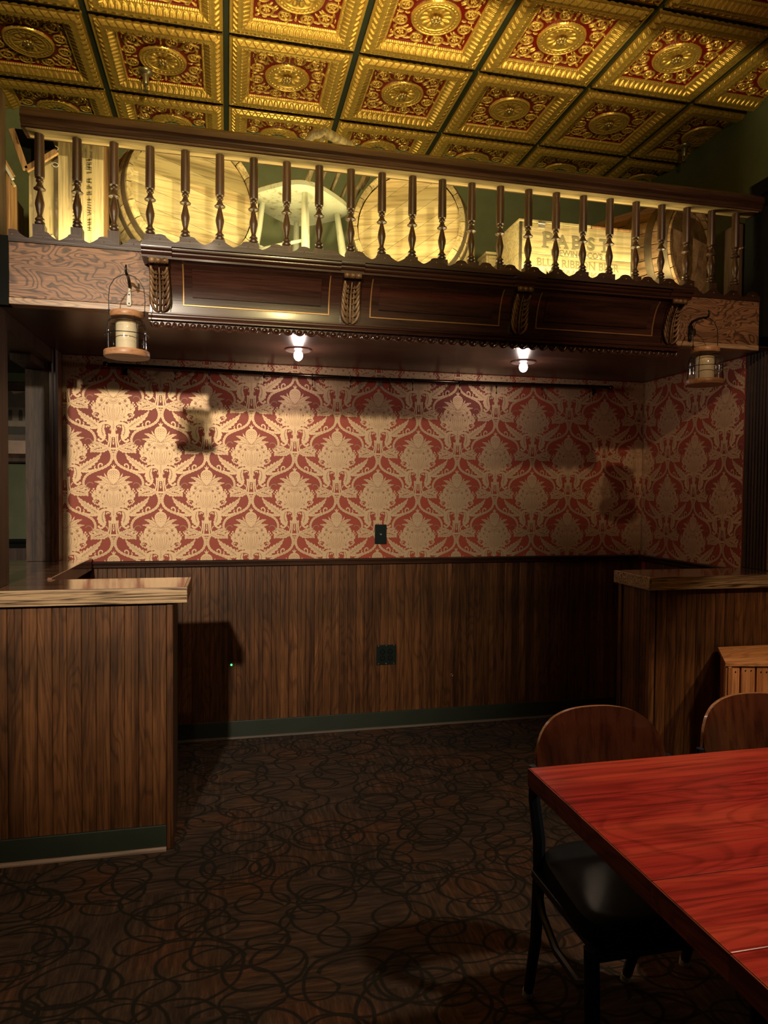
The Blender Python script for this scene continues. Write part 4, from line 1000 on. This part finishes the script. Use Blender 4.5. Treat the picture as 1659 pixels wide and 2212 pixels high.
# ------------------------------------------------------------------ downlights
for i, (x, lb) in enumerate(((.345, 'glowing recessed downlight nearest the beer-barrel side, in the alcove soffit'), (1.55, 'glowing recessed downlight nearest the papered corner, in the alcove soffit'))):
    lb = ('glowing downlight in the alcove soffit, nearer the bold-grained countertop', 'glowing downlight in the alcove soffit, nearer the papered inner corner')[i]
    t = thing('downlight', lb, 'light', (x, 3.47, ZS), group='downlights in the alcove soffit')
    MB().lathe([(.052, -.001), (.066, -.001), (.066, -.006), (.060, -.009), (.052, -.007)], (x, 3.47, ZS), 32).build('trim_ring', M['chrome'], t, smooth=True)
    MB().lathe([(.0, -.0022), (.0525, -.0022), (.0525, -.0012), (0, -.0012)], (x, 3.47, ZS), 32).build('reflector', M['glow'], t)
    MB().sphere((x, 3.47, ZS - .030), (.023, .023, .027), 20, 12).build('bulb', M['bulb'], t, smooth='all')

# ------------------------------------------------------------------ plates, hole, led
t = thing('wall_plate', 'black cable wall plate on the damask wallpaper', 'wall plate', (.871, D - .002, 1.08))
MB().box(.836, .906, D - .008, D - .0015, 1.079, 1.193).build('plate', M['plate'], t, bevel=.0025)
MB().tube([(.871, D - .008, 1.136), (.871, D - .018, 1.136)], .005, 12).build('connector', M['steel'], t, smooth=True)
for z in (1.094, 1.178): MB().sphere((.871, D - .0085, z), (.0025, .0015, .0025), 8, 6).build('screw', M['blackmetal'], t)
t = thing('power_outlet', 'black double-gang power outlet on the beadboard wainscot', 'power outlet', (.908, D - .011, .37))
MB().box(.850, .966, D - .017, D - .0105, .375, .491).build('plate', M['plate'], t, bevel=.0025)
for x in (.885, .931):
    for z in (.414, .452):
        g = MB().lathe([(0, 0), (.0155, 0), (.0165, .002), (.0155, .0035), (0, .0035)], (0, 0, 0), 20).xf(Matrix.Translation((x, D - .0172, z)) @ Matrix.Rotation(PI / 2, 4, 'X'))
        g.build('socket', M['black'], t, smooth=True)
        gg = MB()
        for dx in (-.005, .005): gg.box(x + dx - .001, x + dx + .001, D - .0212, D - .0205, z - .001, z + .007)
        gg.tube([(x, D - .0212, z - .006), (x, D - .0205, z - .006)], .002, 8); gg.build('slots', M['greendk'], t)
for x in (.862, .908, .954):
    for z in (.381, .486): MB().sphere((x, D - .0175, z), (.0028, .0018, .0028), 8, 6).build('screw', M['brass'], t)
t = thing('cable_grommet', 'tiny brass ring around a hole in the wainscot, low on the wall', 'grommet', (1.314, D - .0105, .29))
MB().tube([(1.314 + .007 * math.cos(a), D - .0115, .292 + .007 * math.sin(a)) for a in [i * PI / 8 for i in range(16)]], .002, 6, closed=True).build('ring', M['brass'], t, smooth='all')
t = thing('indicator_light', 'tiny green glowing dot on the dark wainscot', 'light', (.026, D - .0105, .414))
MB().sphere((.026, D - .0118, .414), (.0055, .002, .0055), 12, 8).build('lens', M['led'], t, smooth='all')

# ------------------------------------------------------------------ lanterns, candles, hooks
def lantern(label, clabel, x, y, zb, tilt):
    t = thing('lantern', label, 'lantern', (x, y, zb), group='glass candle lanterns on the fascia hooks')
    MB().lathe([(0, 0), (.077, 0), (.079, .003), (.079, .019), (.077, .022), (0, .022)], (x, y, zb), 40).build('base', M['lantwood'], t, smooth=True)
    MB().lathe([(.034, .140), (.057, .140), (.059, .143), (.059, .158), (.057, .161), (.034, .161)], (x, y, zb), 40).build('lid', M['lantwood'], t, smooth=True)
    MB().lathe([(.068, .0225), (.070, .030), (.070, .090), (.067, .110), (.058, .126), (.050, .132), (.050, .1395)], (x, y, zb), 40).build('glass', M['glass'], t, smooth='all')
    wr_ = MB(); 
    for zz, r in ((.078, .0755), (.126, .062)): wr_.tube([(x + r * math.cos(a), y + r * math.sin(a), zb + zz) for a in [i * PI / 16 for i in range(32)]], .0016, 6, closed=True)
    for k in range(4):
        a = k * PI / 2 + .6; wr_.tube([(x + r * math.cos(a), y + r * math.sin(a), zb + z) for r, z in ((.0745, .022), (.0745, .088), (.069, .112), (.058, .130), (.056, .142))], .0015, 6)
    wr_.build('wire_cage', M['blackmetal'], t, smooth='all')
    hn = MB(); hn.tube([(x + u, y, zb + z) for u, z in ((-.060, .150), (-.061, .175), (-.062, .21), (-.058, .25), (-.042, .278), (-.02, .292), (.0, .2975), (.02, .292), (.042, .278), (.058, .25), (.062, .21), (.061, .175), (.060, .150))], .0016, 6)
    for sg in (-1, 1): hn.tube([(x + sg * .061 + .006 * math.cos(a), y, zb + .163 + .006 * math.sin(a)) for a in [i * PI / 5 for i in range(10)]], .0014, 6, closed=True)
    hn.build('bail_handle', M['blackmetal'], t, smooth='all')
    c = thing('candle', clabel, 'candle', (x, y, zb + .0225), group='candles inside the lanterns')
    MB().lathe([(0, 0), (.037, 0), (.038, .003), (.038, .096), (.034, .101), (.010, .097), (0, .096)], (x, y, zb + .0225), 32).build('wax_body', M['wax'], c, smooth=True)
    MB().tube([(x, y, zb + .118), (x + .001, y, zb + .13)], .0014, 6).build('wick', M['black'], c)
LX, LY, LZB = -.352, 2.645, 1.858
lantern('hanging glass lantern in front of the swirling-grain oak board', 'cream pillar candle in the lantern before the swirling-grain board', LX, LY, LZB, 0)
R2X, R2Y, R2Z = 2.040, 2.655, 1.862
lantern('hanging glass lantern in front of the damask side wall', 'cream pillar candle in the lantern before the damask side wall', R2X, R2Y, R2Z, 0)
h = thing('hook_bracket', 'black hook with white handle-like plate on the swirling-grain oak board', 'hook', (LX, FY - .002, 2.07))
mb = MB(); mb.sweepy([(-.369, 2.076), (-.356, 2.076), (-.353, 2.085), (-.357, 2.150), (-.360, 2.152), (-.363, 2.150), (-.372, 2.085)], FY - .009, FY - .003); mb.build('plate', M['white'], h, bevel=.002)
for z in (2.085, 2.118): MB().sphere((-.3625 + .001, FY - .0095, z), (.003, .0015, .003), 8, 6).build('screw', M['blackmetal'], h)
MB().tube([(-.359, FY - .008, 2.145), (-.359, FY - .03, 2.165), (-.357, FY - .07, 2.168), (-.353, LY + .01, 2.160), (-.352, LY - .004, 2.151), (-.352, LY - .018, 2.154), (-.352, LY - .024, 2.168), (-.352, LY - .020, 2.182)], [.005, .006, .0055, .0045, .004, .004, .004, .003], 10).build('arm', M['blackmetal'], h, smooth='all')
h = thing('hook_bracket', 'crooked black iron hook on the shadowed oak board', 'hook', (2.053, FY - .002, 2.07))
mb = MB().box(2.046, 2.060, FY - .009, FY - .003, 2.080, 2.15); mb.tube([(2.053, FY - .006, 2.09), (2.053, FY - .008, 2.15), (2.053, FY - .02, 2.165), (2.048, FY - .07, 2.166), (2.042, R2Y + .014, 2.160), (2.040, R2Y, 2.154), (2.040, R2Y - .016, 2.158), (2.040, R2Y - .022, 2.172), (2.040, R2Y - .014, 2.184)], [.006, .006, .006, .0055, .005, .0045, .0045, .0045, .0035], 10)
mb.build('arm', M['blackmetal'], h, smooth=True)

# ------------------------------------------------------------------ framed picture in the side room
Y = 4.60
pf = thing('framed_picture', 'sepia photograph of a grand house in a dark frame, seen between the posts', 'picture', (-1.35, Y, 1.50))
px0, px1, pz0, pz1 = -1.72, -1.02, 1.595, 1.974
for (a, b, c, d) in ((px0, px1, pz1, pz1 + .055), (px0, px1, pz0 - .055, pz0)): MB().sweepx([(Y - .002, c), (Y - .002, d), (Y - .022, d), (Y - .028, d - .008), (Y - .02, (c + d) / 2), (Y - .026, c + .008), (Y - .02, c)], a - .05, b + .05).build('frame_rail', M['darkwood'], pf)
for (a, b) in ((px0 - .05, px0), (px1, px1 + .05)): MB().box(a, b, Y - .024, Y - .002, pz0, pz1).build('frame_stile', M['darkwood'], pf)
def sepia():
    m, nt, b = newmat('sepia_print'); v = coords(nt, (1, 1, 1), rnd=False); n = noise(nt, v, 30, 4, .7); link(nt, ramp(nt, n, [(.3, (.44, .31, .23)), (.7, (.52, .38, .29))]), b.inputs['Base Color']); b.inputs['Roughness'].default_value = .7; return m
MB().box(px0, px1, Y - .006, Y - .003, pz0, pz1).build('print', sepia(), pf)
mid = plain('sepia_mid', (.16, .125, .09), .7, vary=.2); drk = plain('sepia_dark', (.06, .055, .04), .7, vary=.2); lit = plain('sepia_light', (.25, .20, .15), .7, vary=.2)
def sp(pts, mat, dy): MB().sweepy(pts, Y - .006 - dy - .0004, Y - .006 - dy).build('house_image', mat, pf)
zb = pz0
sp([(px0, zb + .08), (px1, zb + .08), (px1, zb + .32), (-1.06, zb + .35), (-1.10, zb + .35), (-1.18, zb + .38), (-1.26, zb + .36), (-1.30, zb + .40), (-1.38, zb + .36), (px0, zb + .33)], mid, .0006)
sp([(-1.135, zb + .33), (-1.105, zb + .33), (-1.105, zb + .42), (-1.135, zb + .42)], mid, .0008)
sp([(px0, zb + .16), (px1, zb + .16), (px1, zb + .28), (px0, zb + .28)], lit, .0012)
for k in range(12):
    x = px0 + .03 + k * .057; sp([(x, zb + .20), (x + .022, zb + .20), (x + .022, zb + .26), (x + .011, zb + .268), (x, zb + .26)], drk, .0018)
sp([(px0, zb + .115), (px1, zb + .115), (px1, zb + .165), (px0, zb + .165)], drk, .0018)

# ------------------------------------------------------------------ sprinklers
for (x, y, lb) in ((-.402, 3.72, 'pendant sprinkler head under the tin ceiling above the tall crate'), (2.69, 3.73, 'pendant sprinkler head in the dim ceiling corner by the green wall')):
    t = thing('sprinkler', lb, 'sprinkler', (x, y, ZC), group='ceiling sprinklers')
    MB().lathe([(.034, .0), (.034, -.006), (.030, -.012), (.016, -.020), (.015, -.055), (.011, -.066), (.0, -.066)], (x, y, ZC + .004), 24).build('cup', M['pewter'], t, smooth=True)
    g = MB(); 
    for sg in (-1, 1): g.tube([(x + sg * .009, y, ZC - .060), (x + sg * .011, y, ZC - .075), (x + sg * .004, y, ZC - .092)], .0022, 6)
    g.lathe([(0, 0), (.0135, 0), (.0135, -.0018), (0, -.0018)], (x, y, ZC - .093), 16); g.tube([(x, y, ZC - .06), (x, y, ZC - .09)], .0025, 8); g.build('deflector', M['pewter'], t, smooth=True)

# ------------------------------------------------------------------ dining table
TX0, TX1, TZ = .667, 2.30, .76
tb = thing('dining_table', 'red-stained plank dining table with a chunky edge', 'table', (1.48, 1.05, 0))
ys = [1.437, 1.197, .972, .792, .675]
for k in range(len(ys) - 1):
    y1, y0 = ys[k] - .0006, ys[k + 1] + .0006
    MB().box(TX0 + .0025, TX1, y0, y1, TZ - .041, TZ).build('plank', M['table'], tb, bevel=.0018)
    MB().box(TX0, TX0 + .0022, y0, y1, TZ - .041, TZ - .0012).build('plank_end', M['tabledge'], tb)
for x in (1.25, 1.95):
    MB().tube([(x, 1.05, TZ - .05), (x, 1.05, .03)], .038, 20).build('column', M['navy'], tb, smooth=True)
    MB().box(x - .25, x + .25, 1.0, 1.10, TZ - .055, TZ - .0415).build('top_bracket', M['navy'], tb)
    MB().box(x - .03, x + .03, .78, 1.32, .001, .03).build('foot', M['navy'], tb, bevel=.006)

# ------------------------------------------------------------------ dining chairs (local: back at +y, faces -y)
def make_chair(label):
    t = thing('dining_chair', label, 'chair', (.960, 1.47, 0), 0, 'restaurant chairs at the red table')
    yb = 0.0
    # curved veneer backrest
    nu, nv = 28, 14
    def P(u, v, off):                         # u -1..1, v 0..1
        wd = .196 * (1 - .03 * v); x = wd * math.sin(u * 1.18) / math.sin(1.18); 
        e = 1 - abs(u) ** 2.5; top = .812 - .155 * (1 - max(0, e) ** .55); bot = .612 + .020 * abs(u) ** 2
        z = bot + (top - bot) * v; y = .165 + .032 * v - .052 * (u * u) + off
        return (x, y, z)
    vs = []; fs = []
    for off in (0, .0105):
        for j in range(nv + 1):
            for i in range(nu + 1): vs.append(P(-1 + 2 * i / nu, j / nv, off))
    W = nu + 1; B = W * (nv + 1); mb = MB()
    f1 = [(j * W + i, j * W + i + 1, (j + 1) * W + i + 1, (j + 1) * W + i) for j in range(nv) for i in range(nu)]
    f2 = [tuple(q + B for q in f[::-1]) for f in f1]
    rim = [i for i in range(nu + 1)] + [j * W + nu for j in range(1, nv + 1)] + [nv * W + i for i in range(nu - 1, -1, -1)] + [j * W for j in range(nv - 1, 0, -1)]
    mb.add(vs, f1 + f2); mb.add([], []); n = len(mb.f)
    for k in range(len(rim)): a, b = rim[k], rim[(k + 1) % len(rim)]; mb.f.append((a, a + B, b + B, b)); mb.m.append(1)
    mb.build('backrest', [M['chairwood'], M['chairedge']], t, local=True, smooth=True)
    for sx in (-1, 1):
        lg = MB(); pts = [(sx * .150, .255, .001), (sx * .160, .19, .20), (sx * .172, .150, .42), (sx * .178, .142, .50), (sx * .190, .148, .60), (sx * .193, .150, .685)]
        lg.tube(pts, [.0135, .0155, .017, .017, .0155, .011], 8); l_ = lg.build('leg', M['navy'], t, local=True, smooth=True)
        MB().tube([(sx * .150, .255, .0005), (sx * .1505, .250, .020)], .0150, 10).build('foot_cap', M['white'], l_, local=True, smooth=True)
        lg = MB(); lg.tube([(sx * .205, -.19, .001), (sx * .205, -.170, .42)], .017, 8); l_ = lg.build('leg', M['navy'], t, local=True, smooth=True)
        MB().tube([(sx * .205, -.19, .0005), (sx * .205, -.1895, .012)], .0145, 10).build('foot_cap', M['white'], l_, local=True, smooth=True)
        MB().tube([(sx * .173, .160, .375), (sx * .178, .115, .315), (sx * .187, .02, .285), (sx * .198, -.11, .30), (sx * .205, -.172, .345)], .010, 8).build('brace', M['navy'], t, local=True, smooth=True)
    sm = MB(); rings = [(.90, .415), (.985, .418), (1.0, .430), (1.0, .450), (.985, .464), (.93, .472), (.80, .476)]; N = 36; vs = []; fs = []
    for s_, z in rings:
        for k in range(N):
            a = 2 * PI * k / N; c, s2 = math.cos(a), math.sin(a); x = math.copysign(abs(c) ** .42, c); y = math.copysign(abs(s2) ** .42, s2)
            wd = .198 - .018 * y; vs.append((x * wd * s_, (-.015 + y * .185) * 1 + 0 * s_ - y * (1 - s_) * .185, z))
    for i in range(len(rings) - 1):
        for k in range(N): fs.append((i * N + k, i * N + (k + 1) % N, (i + 1) * N + (k + 1) % N, (i + 1) * N + k))
    fs += [tuple(range(N - 1, -1, -1)), tuple((len(rings) - 1) * N + k for k in range(N))]
    sm.add(vs, fs).build('seat', M['vinyl'], t, local=True, smooth=True)
    MB().box(-.195, .195, -.185, .150, .395, .4145).build('seat_frame', M['navy'], t, local=True, bevel=.003)
    return t
ch1 = make_chair('dining chair tucked at the exposed corner of the red table, whole side frame in view')
ch2 = clone(ch1); ch2.location = (.960 + .505, 1.49, 0); ch2['label'] = 'dining chair beyond the table in front of the slatted crate, only its backrest visible'
ch3 = clone(ch1); ch3.location = (1.09, .765, 0); ch3.rotation_euler = (0, 0, PI); ch3['label'] = 'dining chair on the near side, dark seat just showing under the table edge'

# ------------------------------------------------------------------ slatted crate
sl = thing('slatted_crate', 'orange-brown slatted wooden crate stand against the shaded half wall', 'crate', (2.3, 2.6, 0))
TL, TR, BR, BLk = Vector((2.012, 2.452)), Vector((2.62, 2.33)), Vector((2.66, 2.715)), Vector((2.185, 2.715)); zt = .688
def quadprism(pts, z0, z1): return MB().sweepz([(q.x, q.y) for q in pts], z0, z1)
quadprism([TL, TR, BR, BLk], zt - .016, zt).build('top_board', M['slattop'], sl, bevel=.002)
d = (TR - TL); L = d.length; d.normalize(); nn = Vector((-d.y, d.x))
pw = .0655; k = 0; s0 = .006
while s0 + pw < L - .005:
    a = TL + d * s0 + nn * .006; b = a + d * (pw - .007)
    sl_o = quadprism([a, b, b + nn * .016, a + nn * .016], .002, zt - .0175 - .002 * (k % 2)).build('slat', M['slat'], sl, bevel=.0025)
    nl = MB()
    for t_ in (.3, .7):
        q = a + (b - a) * t_ - nn * .0006; nl.sphere((q.x, q.y, zt - .034 - .006 * ((k + int(t_ * 10)) % 2)), (.0035, .0012, .0035), 8, 6)
    nl.build('nails', M['blackmetal'], sl_o); s0 += pw; k += 1
d2 = (BLk - TL); L2 = d2.length; d2.normalize(); n2 = Vector((d2.y, -d2.x))
for k in range(3):
    a = TL + d2 * (.003 + k * L2 / 3.05) + n2 * .012; b = a + d2 * (L2 / 3.05 - .004); quadprism([a, b, b + n2 * .014, a + n2 * .014], .002, zt - .0175).build('side_board', M['slat'], sl, bevel=.002)
